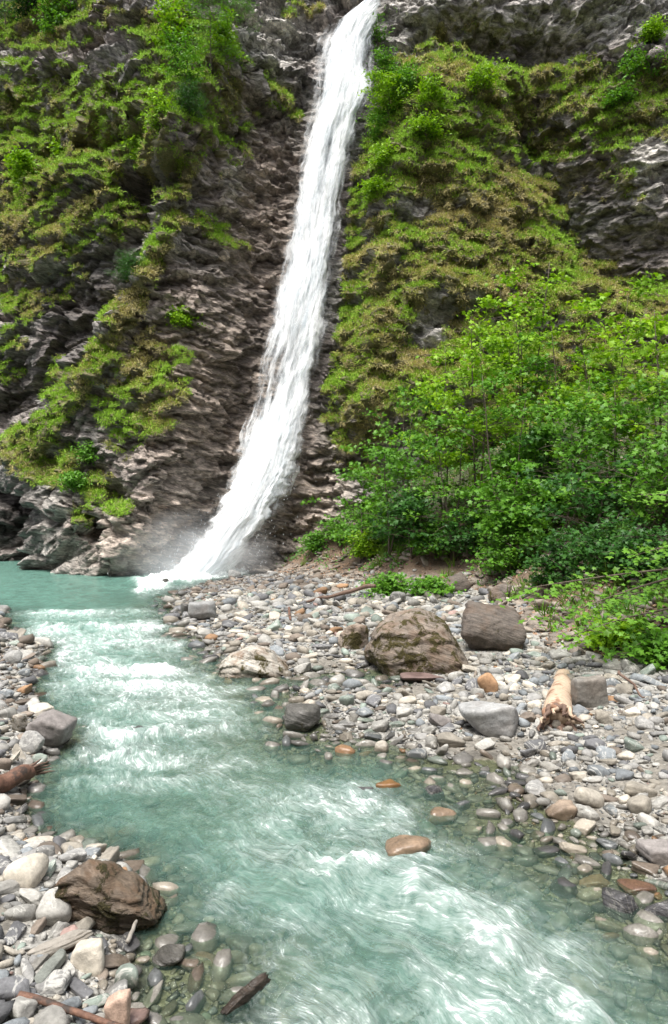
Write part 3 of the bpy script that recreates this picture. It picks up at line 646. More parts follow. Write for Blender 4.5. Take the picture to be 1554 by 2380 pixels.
def mat_stone(name, base=None, vein=0.0, moss=0.0, sp=1.0, rust=0.0, wetall=0.0, layered=0.0):
    t = NT(name); G_ = t.n('NewGeometry'); P = G_.outputs['Position']; oi = t.n('ObjectInfo').outputs['Random']
    n1 = t.noise(P, 7 * sp, 5, .65, .3); n2 = t.noise(P, 38 * sp, 4, .7); n3 = t.noise(P, 2.4 * sp, 3)
    if base is None: c = t.attr('col').outputs['Color']
    else:
        k = t.mapr(oi, 0, 1, .75, 1.25); c = t.mix(1.0, (*base, 1), t.n('CombineColor', ins={0: k, 1: k, 2: k}).outputs[0], 'MULTIPLY')
    v = t.mapr(n1, .3, .7, .68, 1.32); c = t.mix(1.0, c, t.n('CombineColor', ins={0: v, 1: v, 2: v}).outputs[0], 'MULTIPLY')
    v = t.mapr(n2, .3, .7, .78, 1.22); c = t.mix(1.0, c, t.n('CombineColor', ins={0: v, 1: v, 2: v}).outputs[0], 'MULTIPLY')
    b = t.bump(n1, .4, .03 / sp); b = t.bump(n2, .5, .008 / sp, b)
    if layered:
        ml = t.noise(t.mapping(t.mapping(P, rot=(R(12), R(-20), 0)), scale=(1.5 * sp, 1.5 * sp, 13 * sp)), 1.6, 5, .7, .5)
        v = t.mapr(ml, .32, .68, .45, 1.5); c = t.mix(layered, c, t.mix(1.0, c, t.n('CombineColor', ins={0: v, 1: v, 2: v}).outputs[0], 'MULTIPLY')); b = t.bump(ml, .9, .05 / sp, b)
    if rust: c = t.mix(t.math('MULTIPLY', t.mapr(n3, .48, .62), rust), c, (.17, .085, .035))
    if vein:
        w = t.noise(P, 3.5 * sp, 5, .6, 1.6); w = t.math('ABSOLUTE', t.math('SUBTRACT', w, .5)); c = t.mix(t.math('MULTIPLY', t.mapr(w, .0, .022, 1, 0), vein), c, (.55, .54, .5))
    if moss:
        nz = t.n('SeparateXYZ', ins={0: G_.outputs['Normal']}).outputs[2]
        mm = t.mapr(t.math('ADD', t.noise(P, 3.2 * sp, 5, .7, .6), t.math('MULTIPLY', nz, -.06)), .64 - .13 * moss, .71 - .13 * moss)
        c = t.mix(mm, c, t.mix(t.mapr(n2, .35, .65), (.035, .035, .008), (.11, .085, .02))); b = t.bump(t.math('MULTIPLY', mm, n2), .8, .03, b)
    z = t.n('SeparateXYZ', ins={0: P}).outputs[2]
    wz = t.mapr(t.math('ADD', z, t.math('MULTIPLY', t.math('SUBTRACT', n3, .5), .14)), .045, .10, 1, 0)
    if wetall: wz = t.math('MAXIMUM', wz, wetall)
    c = t.mix(t.math('MULTIPLY', wz, .62), c, t.mix(1.0, c, (.32, .29, .25, 1), 'MULTIPLY'))
    return t.surf(princ(t, **{'Base Color': c, 'Roughness': t.mapr(wz, 0, 1, .82, .22), 'Normal': b, 'Specular IOR Level': .45}))
PAL = {'pale grey': (.32, .31, .285), 'cream white': (.46, .42, .355), 'tan': (.27, .245, .205), 'blue-grey': (.19, .205, .215), 'dark grey': (.13, .13, .135), 'green-grey': (.23, .27, .235),
       'rusty orange': (.30, .18, .10), 'brown': (.20, .165, .135), 'mid grey': (.25, .245, .235), 'reddish': (.29, .20, .175), 'dark brown': (.15, .12, .095)}
PW = [.29, .12, .14, .12, .10, .05, .008, .05, .114, .008, 0]
SM = {k: mat_stone('stone_' + k.replace(' ', '_').replace('-', '_'), v, vein=.7 if 'grey' in k else .0) for k, v in PAL.items()}
# ---- named boulders: (x0, ytop, x1, ybottom), depth ratio, look
def boulder(x0, y0, x1, y1, mat, label, seed, dk=.8, planes=10, p=12, rough=.05, strata=.04, fine=.02, lv=5, rot=0.0, name='boulder', z=None, sink=.25, group=None, tiltx=0.0, cat='boulder', short=None, prof=None):
    if z is None: hit = ground_hit((x0 + x1) / 2, y1); Yf_, zg = hit[1], max(hit[2], -.12)
    else: X_, Yf_ = onwater((x0 + x1) / 2, y1, z); zg = z
    w = (x1 - x0) / F * Yf_ / 2; dpt = w * dk; Yc = Yf_ + dpt * .65; w = (x1 - x0) / F * Yc / 2
    zt = CAMH - (y0 - CY) / F * (Yc + .0 * dpt); hgt = (zt - zg) / 2
    hs = hgt * (1 + sink); v, f = rock_shape(lv, seed, planes, p, rough, strata, fine)
    if tiltx:
        c_, s_ = math.cos(tiltx), math.sin(tiltx); v = v * np.array([w, dpt, hs]); v = np.stack([v[:, 0] * c_ + v[:, 2] * s_, v[:, 1], -v[:, 0] * s_ + v[:, 2] * c_], 1)
        v *= np.array([w / np.abs(v[:, 0]).max(), 1, hs / np.abs(v[:, 2]).max()])
    else: v = v * np.array([w, dpt, hs])
    if prof: k = np.interp(v[:, 0] / w, [q[0] for q in prof], [q[1] for q in prof]); tz = (v[:, 2] + hs) / (2 * hs); v[:, 2] = -hs + 2 * hs * tz * k
    X_ = ((x0 + x1) / 2 - CX) / F * Yc
    o = link(name, mesh(name, v, f, mat)); o.location = (X_, Yc, zt - hs)
    tag(o, label, cat, group)
    BD.append(((x0 + x1) / 2, (y0 + y1) / 2, (x1 - x0) / 2, short)); OBST.append((X_, Yc, w * .92, dpt * .92)); return o
BD = []; OBST = []
mB_brown = mat_stone('brown_banded_rock', (.235, .195, .16), moss=1.35, rust=.35, layered=.45, sp=1.3)
mB_grey = mat_stone('grey_banded_rock', (.155, .13, .11), moss=.35, rust=.2, layered=.6, sp=1.2)
mB_pale = mat_stone('pale_mossy_rock', (.36, .33, .285), moss=1.1, rust=.6, layered=.9, vein=.5, sp=1.2)
mB_dark = mat_stone('wet_dark_rock', (.16, .155, .145), moss=.5, wetall=.7, layered=.4)
mB_wet = mat_stone('wet_slate', (.12, .12, .13), wetall=1.0, layered=.8, vein=.4)
mB_slab = mat_stone('smooth_grey_slab', (.34, .34, .335), moss=.0, rust=.15)
mB_left = mat_stone('brown_ragged_rock', (.15, .115, .085), moss=.95, rust=.45, layered=.8, wetall=.45, sp=2.0)
mB_tanwet = mat_stone('wet_tan_rock', (.33, .24, .17), wetall=.35, rust=.4, sp=1.5)
mB_purple = mat_stone('purple_grey_rock', (.215, .195, .185), moss=.1, sp=1.5)
boulder(848, 1413, 1090, 1566, mB_brown, 'huge brown moss-streaked boulder beside the shallow side pool', 101, dk=.75, p=8, planes=10, strata=.05, fine=.07, prof=[(-1, .82), (-.7, 1), (.1, .98), (.6, .9), (1, .62)], short='the huge brown boulder')
boulder(1066, 1402, 1214, 1514, mB_grey, 'dark grey banded boulder behind and right of the huge brown one', 112, dk=.8, p=12, planes=8, strata=.05, fine=.07, short='the dark banded boulder')
boulder(785, 1448, 858, 1508, mB_brown, 'mossy brown rock half hidden against the left side of the huge brown boulder', 113, dk=.9, short=None)
boulder(505, 1500, 676, 1580, mB_pale, 'pale mossy boulder standing at the water edge of the gravel bar', 104, dk=.7, p=9, strata=.09, fine=.06, prof=[(-1, .5), (-.6, .8), (-.1, 1), (.5, .95), (1, .5)], short='the pale mossy boulder')
boulder(661, 1642, 746, 1704, mB_dark, 'small dark wet boulder with a white-streaked top in the shallows', 125, dk=.9, p=8, strata=.02, short='the dark wet boulder')
boulder(1070, 1630, 1216, 1713, mB_slab, 'smooth grey wedge-shaped slab lying among the cobbles', 106, dk=.6, p=14, planes=7, strata=.015, fine=.01, tiltx=-.15, short='the grey wedge slab')
boulder(1330, 1573, 1412, 1645, mat_stone('blocky_rock', (.26, .245, .22), rust=.15), 'blocky grey-brown boulder right of the driftwood stump', 107, dk=.8, p=14, planes=6, strata=.02, short='the blocky boulder')
boulder(108, 1960, 408, 2170, mB_left, 'large ragged brown boulder with moss on the near left bank', 185, dk=.62, p=13, planes=7, strata=.11, fine=.07, tiltx=.30, sink=.12, prof=[(-1, .5), (-.6, .85), (-.3, 1), (0, .86), (.12, .70), (.5, .60), (.75, .42), (1, .2)], short='the ragged brown boulder')
boulder(14, 1992, 102, 2062, SM['cream white'], 'round cream boulder left of the ragged brown boulder', 119, dk=.9, p=6, strata=0, fine=0, rough=.03, lv=4, short='the round cream boulder')
boulder(90, 2078, 166, 2158, SM['pale grey'], 'round pale grey boulder in front of the ragged brown boulder', 120, dk=.9, p=5, strata=0, fine=.01, rough=.03, lv=4, short='the round grey boulder')
boulder(893, 1944, 1010, 2014, mB_tanwet, 'tan-orange boulder washed over by white water in mid stream', 131, dk=.8, p=8, strata=.03, z=-.1, short='the tan mid-stream boulder')
boulder(62, 1658, 168, 1738, mB_purple, 'sloping grey-brown boulder with a mossy flank at the left water edge', 132, dk=.8, p=12, planes=7, tiltx=.35, short='the sloping left-bank boulder')
boulder(42, 1698, 104, 1752, SM['mid grey'], 'flat leaning grey slab in front of the sloping left-bank boulder', 133, dk=.7, p=12, planes=7, tiltx=.5, strata=.02, short=None)
boulder(28, 1660, 62, 1704, mB_pale, 'whitish stone with moss spots left of the sloping left-bank boulder', 134, dk=.8, lv=4, strata=.01)
boulder(172, 2183, 246, 2262, SM['cream white'], 'flat-faced cream stone right of the grey driftwood piece', 135, dk=.8, p=10, planes=7, strata=.01, lv=4, short='the flat-faced cream stone')
boulder(270, 2243, 326, 2302, SM['green-grey'], 'smooth green-grey egg-shaped stone at the near left water edge', 136, dk=.8, p=5, strata=0, fine=0, lv=4, short='the green-grey egg stone')
boulder(243, 2308, 302, 2400, mat_stone('pinkish_rock', (.42, .30, .235), rust=.2, sp=2), 'upright pinkish angular shard at the bottom edge', 137, dk=.6, p=22, planes=5, strata=.02, lv=4, short='the pinkish shard')
boulder(352, 2210, 428, 2254, mB_dark, 'small black stone capped with moss in the near shallows', 138, dk=.8, p=10, z=-.03, short='the moss-capped black stone')
boulder(440, 2218, 535, 2290, mB_tanwet, 'brown stone just under the water between the moss-capped stone and the wet driftwood ridge', 140, dk=.8, z=-.17, lv=4)
boulder(1335, 1830, 1409, 1876, SM['cream white'], 'white oblong stone on the wet sand', 141, dk=.6, p=6, strata=0, fine=.01, lv=4, tiltx=.2, short='the white oblong stone')
boulder(1272, 1866, 1337, 1908, mat_stone('mossy_brown_rock', (.24, .185, .14), moss=.35, sp=2), 'brown triangular stone with a moss patch at the right water edge', 142, dk=.7, p=14, planes=6, lv=4, short='the brown triangular stone')
boulder(1448, 1816, 1524, 1856, SM['tan'], 'smooth tan loaf-shaped stone on the wet sand', 143, dk=.6, p=5, strata=0, fine=0, lv=4, tiltx=.25, short='the tan loaf stone')
boulder(1462, 1852, 1518, 1896, SM['tan'], 'rounded tan stone with creases just below the loaf-shaped stone', 144, dk=.8, p=6, strata=.01, lv=4)
boulder(1490, 1962, 1570, 2010, mB_purple, 'purple-grey wedge stone at the right edge of the sand', 145, dk=.8, p=14, planes=6, lv=4, short='the purple-grey wedge')
boulder(1405, 2075, 1492, 2165, mB_wet, 'dark brown wet boulder with water pouring over it near the right edge', 146, dk=.8, p=9, z=-.12, short='the dark poured-over boulder')
boulder(1485, 2092, 1600, 2160, mB_wet, 'black wet slate lying at the right edge beside the poured-over boulder', 147, dk=.6, p=12, z=-.08, tiltx=.2, short=None)
boulder(802, 1826, 876, 1862, mB_wet, 'flat black wet rock left of the orange-brown one in the riffle', 148, dk=.7, z=-.08, lv=4, short='the flat black rock')
boulder(872, 1814, 938, 1850, mat_stone('wet_orange_rock', (.33, .18, .08), wetall=.6, sp=2), 'orange-brown wet rock in the riffle beside the flat black one', 149, dk=.7, z=-.08, lv=4)
boulder(994, 1878, 1064, 1920, mB_tanwet, 'brown wet rounded rock below the riffle', 150, dk=.8, p=7, z=-.07, lv=4, short='the brown riffle rock')
boulder(985, 1826, 1036, 1862, mB_wet, 'small dark wet rock at the top of the riffle', 151, dk=.8, z=-.06, lv=4)
boulder(1110, 1563, 1160, 1610, SM['rusty orange'], 'rusty orange oval stone tilted among grey cobbles', 152, dk=.7, p=5, strata=0, lv=4, tiltx=-.5, short='the rusty orange stone')
boulder(930, 1568, 1042, 1584, mat_stone('dark_red_slab', (.22, .15, .135)), 'thin dark reddish slab below the huge brown boulder', 153, dk=.5, p=14, z=.02, lv=4)
boulder(440, 1398, 505, 1442, mB_slab, 'largest grey block on the left tip of the gravel bar', 154, dk=.8, planes=7, lv=4, short='the grey tip block')
boulder(418, 1402, 456, 1434, mB_dark, 'dark wet block touching the left side of the grey tip block', 155, dk=.8, lv=4)
boulder(530, 1324, 560, 1340, SM['mid grey'], 'small rounded stone at the foot of the waterfall', 156, dk=.9, lv=4, z=.05)
boulder(374, 1344, 392, 1360, mB_dark, 'lone little dark rock standing in the foam below the waterfall', 157, dk=.9, lv=4, z=-.03)
boulder(1032, 1330, 1094, 1376, mB_grey, 'tilted dark slab stuck in the foot of the slope above the huge brown boulder', 158, dk=.5, tiltx=-.55, p=14, lv=4, short=None)
boulder(1138, 1356, 1186, 1400, mB_grey, 'grey rock in the shade just above the dark banded boulder', 159, dk=.9, lv=4)
boulder(76, 1480, 128, 1506, SM['pale grey'], 'pale rounded boulder at the tip of the far left bank', 161, dk=.8, p=6, lv=4, strata=.01, z=.0, short='the pale left-tip boulder')
boulder(8, 1512, 52, 1542, SM['mid grey'], 'grey round boulder on the far left bank', 162, dk=.8, p=6, lv=4, strata=.01)
boulder(76, 1545, 106, 1560, SM['rusty orange'], 'small glossy orange stone at the far left water edge', 163, dk=.8, p=5, lv=3, strata=0, z=.0)
boulder(1300, 1958, 1362, 1990, SM['cream white'], 'jagged cream stone half in the clear shallows', 164, dk=.6, p=18, planes=6, z=-.03, lv=4, tiltx=.3, short='the jagged cream stone')
boulder(300, 1686, 340, 1712, mB_wet, 'small black rock breaking the surface in the upper rapids', 165, dk=.8, lv=4, z=-.05)
boulder(1440, 2050, 1520, 2080, mat_stone('wet_red_brown_rock', (.17, .10, .07), wetall=.7, sp=2), 'wet red-brown stone in the shallows near the right edge', 166, dk=.7, p=9, z=-.04, lv=4)
boulder(1345, 2040, 1420, 2068, mB_tanwet, 'pinkish flat stone just breaking the shallows near the right edge', 167, dk=.6, z=-.06, lv=4)
boulder(905, 1375, 945, 1400, SM['mid grey'], 'mid grey block at the back of the gravel bar by the roots', 168, dk=.8, lv=4)
boulder(1000, 1660, 1050, 1690, mB_purple, 'angular brown-grey block touching the left end of the grey wedge slab', 169, dk=.8, lv=4)
boulder(1015, 1706, 1080, 1736, SM['tan'], 'wide pale stone with dark bands below the grey wedge slab', 170, dk=.7, lv=4)
boulder(870, 1722, 905, 1756, SM['cream white'], 'speckled cream stone standing in the shallow margin', 171, dk=.8, p=6, lv=4, z=-.04, short='the speckled cream stone')
boulder(1385, 1650, 1425, 1684, SM['tan'], 'long pale boulder right of the stump roots', 172, dk=.5, p=6, lv=4)
NB = len(BD)
def nearest_mark(x, y):
    b = None
    for (bx, by, br, sh) in BD[:NB]:
        if sh is None: continue
        d = math.hypot(x - bx, (y - by) * 1.6) - br * .5
        if b is None or d < b[0]: b = (d, bx, by, br, sh)
    d, bx, by, br, sh = b
    dx, dy = x - bx, (y - by) * 1.6
    if abs(dx) > abs(dy): rel = 'right of' if dx > 0 else 'left of'
    else: rel = 'below' if dy > 0 else 'above'
    return sh, rel, d
for i, (sx, sy, sw) in enumerate(SUB):        # stones seen through the water
    X_, Y_ = onwater(sx, sy, -.15); r_ = sw * .75 / F * Y_; v, f = rock_shape(3, 300 + i, 9, 6, .05)
    o = link('river_stone', mesh('river_stone', v * np.array([r_, r_ * .8, r_ * .45]), f, SM[['tan', 'cream white', 'green-grey', 'tan', 'rusty orange'][i % 5]])); o.location = (X_, Y_, -.10 - r_ * .45)
    nm_, rl_, _d = nearest_mark(sx, sy); tag(o, ['pale', 'cream', 'greenish', 'tan', 'rusty'][i % 5] + ' ' + ('large' if sw > 52 else 'small' if sw < 36 else 'middling') + ' stone blurred under the water %s %s' % (rl_, nm_), 'stone', 'stones under the river water')
def piece(name, A, B, w, h, mat, label, cat, seed, p=14, strata=.12, fine=.06):
    A, B = Vector(A), Vector(B); d = B - A; v, f = rock_shape(4, seed, 7, p, .06, strata, fine)
    v = v * np.array([d.length / 2, w / 2, h / 2]); q = np.array(d.to_track_quat('X', 'Z').to_matrix()); o = link(name, mesh(name, v @ q.T, f, mat)); o.location = (A + B) / 2
    return tag(o, label, cat)
# ---- cobbles
NC = 380000
ci_ = rng.integers(0, fx_.size, NC); cx_ = fx_.ravel()[ci_] + rng.normal(0, .03, NC); cy_ = fy_.ravel()[ci_] + rng.normal(0, .03, NC)
ins_ = insR.ravel()[ci_]; ds_ = dsh.ravel()[ci_]; dt_ = dtoe.ravel()[ci_]; sm_ = sandm.ravel()[ci_]; zz_ = ground_z(cx_, cy_)
qx, qy = proj(cx_, cy_, zz_)
med = interp(cy_, [(2, .025), (4, .026), (6, .024), (8, .026), (12, .034), (16, .042), (20, .040), (22, .034), (30, .034)])
rad = med * np.exp(rng.normal(-.35, .76, NC)); rad = np.where((qx < -60) | (qx > 1620), np.maximum(rad, .03), rad); rad = np.clip(rad, .010, med * interp(cy_, [(3, 3.0), (5, 3.4), (8, 4.6)]))
rad = np.maximum(rad, 2.6 / F * cy_)
ok = (qx > -380) & (qx < 1980) & (qy < 2700) & (qy > 1300)
ok &= np.where(ins_, (-zz_ < .28) & (rng.random(NC) < np.where(-zz_ < .10, .8, .35)), True)
ok &= (dt_ < 2.0) & (rng.random(NC) < np.where(dt_ > 0, .16 * np.exp(-dt_ * .9), 1)); ok &= rng.random(NC) > .90 * np.clip(sm_ * 1.15, 0, 1)
ok &= (~ins_) | (ds_ < np.where(cx_ < -.3, np.where(cy_ < 4.3, 1.1, .7), 2.6)) 
for (a, b, c, d) in OBST: ok &= (((cx_ - a) / (c + rad * .5)) ** 2 + ((cy_ - b) / (d + rad * .5)) ** 2) > 1
idx = np.where(ok)[0]; idx = idx[np.argsort(-rad[idx])]
cell = {}; keep = []
CS = .3
for k in idx:
    x, y, r_ = cx_[k], cy_[k], rad[k]; n_ = int((r_ + .3) / CS) + 1; a, b = int(x // CS), int(y // CS); good = True
    for i in range(a - n_, a + n_ + 1):
        for j in range(b - n_, b + n_ + 1):
            for (u, v_, w_) in cell.get((i, j), ()):
                if (u - x) ** 2 + (v_ - y) ** 2 < (.80 * (r_ + w_)) ** 2: good = False; break
            if not good: break
        if not good: break
    if good:
        cell.setdefault((a, b), []).append((x, y, r_)); keep.append(k)
keep = np.array(keep); PX = rad[keep] * F / cy_[keep]
order = np.argsort(-(PX + np.where(ins_[keep], -1000, 0) + np.where((qx[keep] < 5) | (qx[keep] > 1549) | (qy[keep] > 2375), -1000, 0)))
keep = keep[order]; NI = 232
names = list(PAL); cidx = rng.choice(len(names), len(keep), p=PW)
cidx = np.where((cy_[keep] > 19.5) & (rng.random(len(keep)) < .85), rng.choice([7, 7, 4, 8, 10], len(keep)), cidx)
cidx = np.where((cx_[keep] < -.16 * cy_[keep] - 1.0) & (cy_[keep] > 5.2) & (rng.random(len(keep)) < .5), rng.choice([7, 4, 10, 8, 2], len(keep)), cidx)
protos = [mesh('river_stone', *rock_shape(4 if i < 8 else 3, 500 + i, 6 + i % 5, [8, 13, 20, 28][i % 4], .08, .012 * (i % 3), .008 * (i % 2)), SM['tan']) for i in range(18)]
ORD = ['closest', 'second closest', 'third closest', 'fourth closest', 'fifth closest', 'sixth closest', 'seventh closest', 'eighth closest', 'ninth closest', 'tenth closest']
recs = []
for n_, k in enumerate(keep[:NI]):
    r_ = rad[k]; shard = rng.random() < .35; flat_ = rng.uniform(.2, .36) if shard else rng.uniform(.36, .66); el = rng.uniform(.34, .6) if shard else rng.uniform(.6, 1.0); pi_ = int(rng.integers(0, 18))
    o = bpy.data.objects.new('river_stone', protos[pi_]); COL.objects.link(o)
    o.location = (cx_[k], cy_[k], zz_[k] + r_ * flat_ * .46); o.scale = (r_ * (1.25 if shard else 1.05), r_ * el, r_ * flat_)
    o.rotation_euler = (rng.normal(0, .24), rng.normal(0, .24), rng.uniform(0, pi))
    cn = names[cidx[n_]]; o.material_slots[0].link = 'OBJECT'; o.material_slots[0].material = SM[cn]
    shp = ('elongated' if shard else 'flat' if flat_ < .5 else 'rounded' if pi_ % 4 < 2 else 'angular')
    sh, rel, d = nearest_mark(qx[k], qy[k]); recs.append((o, cn, shp, sh, rel, d))
cnt = {}
for o, cn, shp, sh, rel, d in sorted(recs, key=lambda q: q[5]):
    key = (cn, shp, sh, rel); i = cnt.get(key, 0); cnt[key] = i + 1
    tot = sum(1 for q in recs if q[1:5] == key)
    lab = f'{cn} {shp} cobble {rel} {sh}' if tot == 1 else f'{cn} {shp} cobble {ORD[min(i, 9)]} {"to" if False else "of its kind"} {rel} {sh}'
    tag(o, lab, 'stone', 'cobbles on the river banks')
# the rest as one mass of pebbles
rest = keep[NI:]; rc_i = cidx[NI:]
base = {1: [rock_shape(1, 700 + i, 5, 5, .1)[0] for i in range(12)], 2: [rock_shape(2, 730 + i, 6, 18, .12)[0] for i in range(24)]}
Vs, Fs, Cs = {1: [], 2: []}, {1: [], 2: []}, {1: [], 2: []}; of = 0; VV = []; FF = []; CC = []
for n_, k in enumerate(rest):
    r_ = rad[k]; lv = 2 if r_ * F / cy_[k] > 6.5 else 1; b = base[lv][int(rng.integers(0, len(base[lv])))]
    fl_ = rng.uniform(.25, .7); e = Euler((rng.normal(0, .22), rng.normal(0, .22), rng.uniform(0, 2 * pi))).to_matrix()
    v = (b * np.array([r_ * 1.15, r_ * rng.uniform(.4, 1), r_ * fl_])) @ np.array(e).T + np.array([cx_[k], cy_[k], zz_[k] + r_ * fl_ * .45])
    VV.append(v); FF.append(ICO[lv][1] + of); of += len(v); CC.append(np.tile(np.array(PAL[names[rc_i[n_]]]) * rng.uniform(.7, 1.25), (len(v), 1)))
pb = link('pebbles', mesh('pebbles', np.concatenate(VV), np.concatenate(FF), mat_stone('pebble_mix'), attrs={'col': np.concatenate(CC)}))
tag(pb, 'countless small grey, cream and brown pebbles covering both river banks', 'pebbles', kind='stuff')
print('stones', len(keep), 'verts', of)
# ================================================================== DRIFTWOOD
def mat_wood(name, a, b, c=None):
    t = NT(name); P = t.n('TexCoord').outputs['Generated']; W = t.n('NewGeometry').outputs['Position']
    n = t.noise(W, 22, 5, .7); n2 = t.noise(W, 6, 4, .6)
    co = t.mix(t.mapr(n, .3, .7), a, b)
    if c: co = t.mix(t.mapr(n2, .52, .6), co, c)
    return t.surf(princ(t, **{'Base Color': co, 'Roughness': .75, 'Normal': t.bump(n, .7, .01)}))
def limb(A, B, r0, r1, n=14, wob=.03, s=0, sides=12, knots=True):
    A, B = np.array(A, float), np.array(B, float); t = np.linspace(0, 1, n)[:, None]; P = A + (B - A) * t
    P = P + wob * np.stack([perlin(t[:, 0] * 3, 0 * t[:, 0] + s), perlin(t[:, 0] * 3, 0 * t[:, 0] + s + 9), perlin(t[:, 0] * 3, 0 * t[:, 0] + s + 19)], 1)
    rr = (r0 + (r1 - r0) * t[:, 0]) * (1 + .10 * perlin(t[:, 0] * 7, 0 * t[:, 0] + s + 33)); rr[0] *= .8; rr[-1] *= .7
    return tube(P, rr, sides)
def P3(x, y, z=None, Y=None):
    """the point seen at (x, y) at height z or at distance Y"""
    if Y is None: X_, Y = onwater(x, y, z); return np.array([X_, Y, z])
    return np.array([(x - CX) / F * Y, Y, CAMH - (y - CY) / F * Y])
mW_pale = mat_wood('stripped_wood', (.42, .30, .21), (.58, .46, .34), (.26, .14, .085)); mW_red = mat_wood('red_brown_bark', (.08, .04, .028), (.22, .115, .075), (.05, .035, .028)); mW_grey = mat_wood('weathered_wood', (.22, .20, .17), (.36, .33, .29))
mW_dark = mat_wood('dark_root_wood', (.10, .06, .045), (.20, .13, .095))
st_ = link('driftwood_stump', None); st_.location = P3(1296, 1690, .1)
tag(st_, 'stripped pale driftwood stump with torn roots lying on the gravel', 'driftwood')
L0 = np.array(st_.location)
a_, b_ = P3(1294, 1660, .25), P3(1312, 1570, Y=9.6)
vv, ff = limb(a_, b_, .165, .115, 20, .03, 3, 16); link('trunk', mesh('trunk', vv - L0, ff, mW_pale), st_)
for i in range(13):
    an = i * 2.4; e = a_ + np.array([math.cos(an) * .25, -.12 - .12 * pyr.random(), math.sin(an) * .17 - .10])
    vv, ff = limb(a_ + np.array([math.cos(an) * .09, .05, math.sin(an) * .09]), e, .045, .012, 8, .08, i * 3, 7); link('root', mesh('root', vv - L0, ff, mW_dark if i % 3 else mW_pale), st_)
lg = link('driftwood_log', None); lg.location = P3(20, 1830, .1); L0 = np.array(lg.location); tag(lg, 'wet red-brown log with a splintered end at the left water edge', 'driftwood')
vv, ff = limb(P3(-70, 1850, .14), P3(80, 1788, .17), .10, .062, 22, .05, 12, 14); link('trunk', mesh('trunk', vv - L0, ff, mW_red), lg)
for i in range(9):
    vv, ff = limb(P3(66, 1786 + i * 2, .20 - .012 * i), P3(96 + 4 * (i * 5 % 9), 1764 + 4 * i, .23 - .015 * i), .020, .004, 6, .012, 40 + i, 6); link('splinter', mesh('splinter', vv - L0, ff, mW_dark), lg)
def stick(name, A, B, r0, r1, m, label, s, wob=.03, cat='driftwood', n=14, sides=10, sq=1.0):
    vv, ff = limb(A, B, r0, r1, n, wob, s, sides); c = (np.array(A) + np.array(B)) / 2; vv = vv - c
    o = link(name, mesh(name, vv, ff, m)); o.location = c; return tag(o, label, cat)
stick('fallen_branch', P3(-60, 2280, .20), P3(300, 2392, .16), .020, .013, mW_red, 'long reddish-brown stick lying across the stones in the bottom left corner', 51, .02)
piece('driftwood_piece', P3(60, 2228, .15), P3(218, 2163, .20), .075, .06, mW_grey, 'weathered grey driftwood piece resting on stones below the ragged brown boulder', 'driftwood', 612, strata=.10)
piece('river_stone', P3(84, 2296, .13), P3(154, 2208, .16), .07, .06, mat_stone('slate_piece', (.17, .18, .16), sp=2), 'dark green-grey elongated stone left of the flat-faced cream stone', 'stone', 613, strata=.03, fine=.01)
piece('river_stone', P3(60, 2275, .13), P3(108, 2222, .15), .05, .05, mat_stone('slate_shard', (.2, .19, .17), sp=2), 'narrow grey-brown shard left of the dark elongated stone', 'stone', 614, strata=.05)
stick('driftwood_piece', P3(296, 2190, .08), P3(318, 2140, .10), .014, .010, mW_grey, 'short grey stick beside the foot of the ragged brown boulder', 55, .006)
stick('fallen_branch', P3(872, 1362, .9), P3(700, 1400, .30), .05, .03, mW_dark, 'dark root stretched along the back of the gravel bar', 56, .15)
stick('fallen_branch', P3(1128, 1370, Y=18.2), P3(1112, 1280, Y=18.6), .05, .02, mW_pale, 'pale bare stem leaning upright above the dark banded boulder', 57, .2)
stick('fallen_branch', P3(1138, 1360, Y=18.0), P3(1118, 1290, Y=18.9), .035, .015, mW_pale, 'thin pale root right beside the leaning bare stem', 58, .2)
stick('fallen_branch', P3(1072, 1395, Y=18.2), P3(1150, 1425, Y=17.6), .04, .02, mW_dark, 'dark twisted root draped over the top of the dark banded boulder', 59, .25)
stick('fallen_branch', P3(860, 1400, .45), P3(905, 1432, .35), .06, .03, mW_grey, 'grey root wood lying against the top left of the huge brown boulder', 60, .2)
stick('fallen_branch', P3(1200, 1585, .12), P3(1262, 1618, .1), .018, .01, mW_dark, 'thin dark twig pointing at the driftwood stump', 61, .08)
stick('fallen_branch', P3(1440, 1560, .5), P3(1500, 1620, .3), .02, .01, mW_dark, 'thin brown twig on the litter at the right slope foot', 62, .1)
piece('driftwood_piece', P3(516, 2362, -.015), P3(626, 2266, .035), .055, .07, mat_stone('wet_wood', (.06, .045, .035), wetall=.9, layered=.8, sp=3), 'dark wet driftwood ridge slanting out of the water at the bottom', 'driftwood', 611)
stick('driftwood_piece', P3(668, 1396, .25), P3(676, 1440, .25), .03, .03, mW_red, 'short reddish wood chunk on the back of the gravel bar', 63, .04)

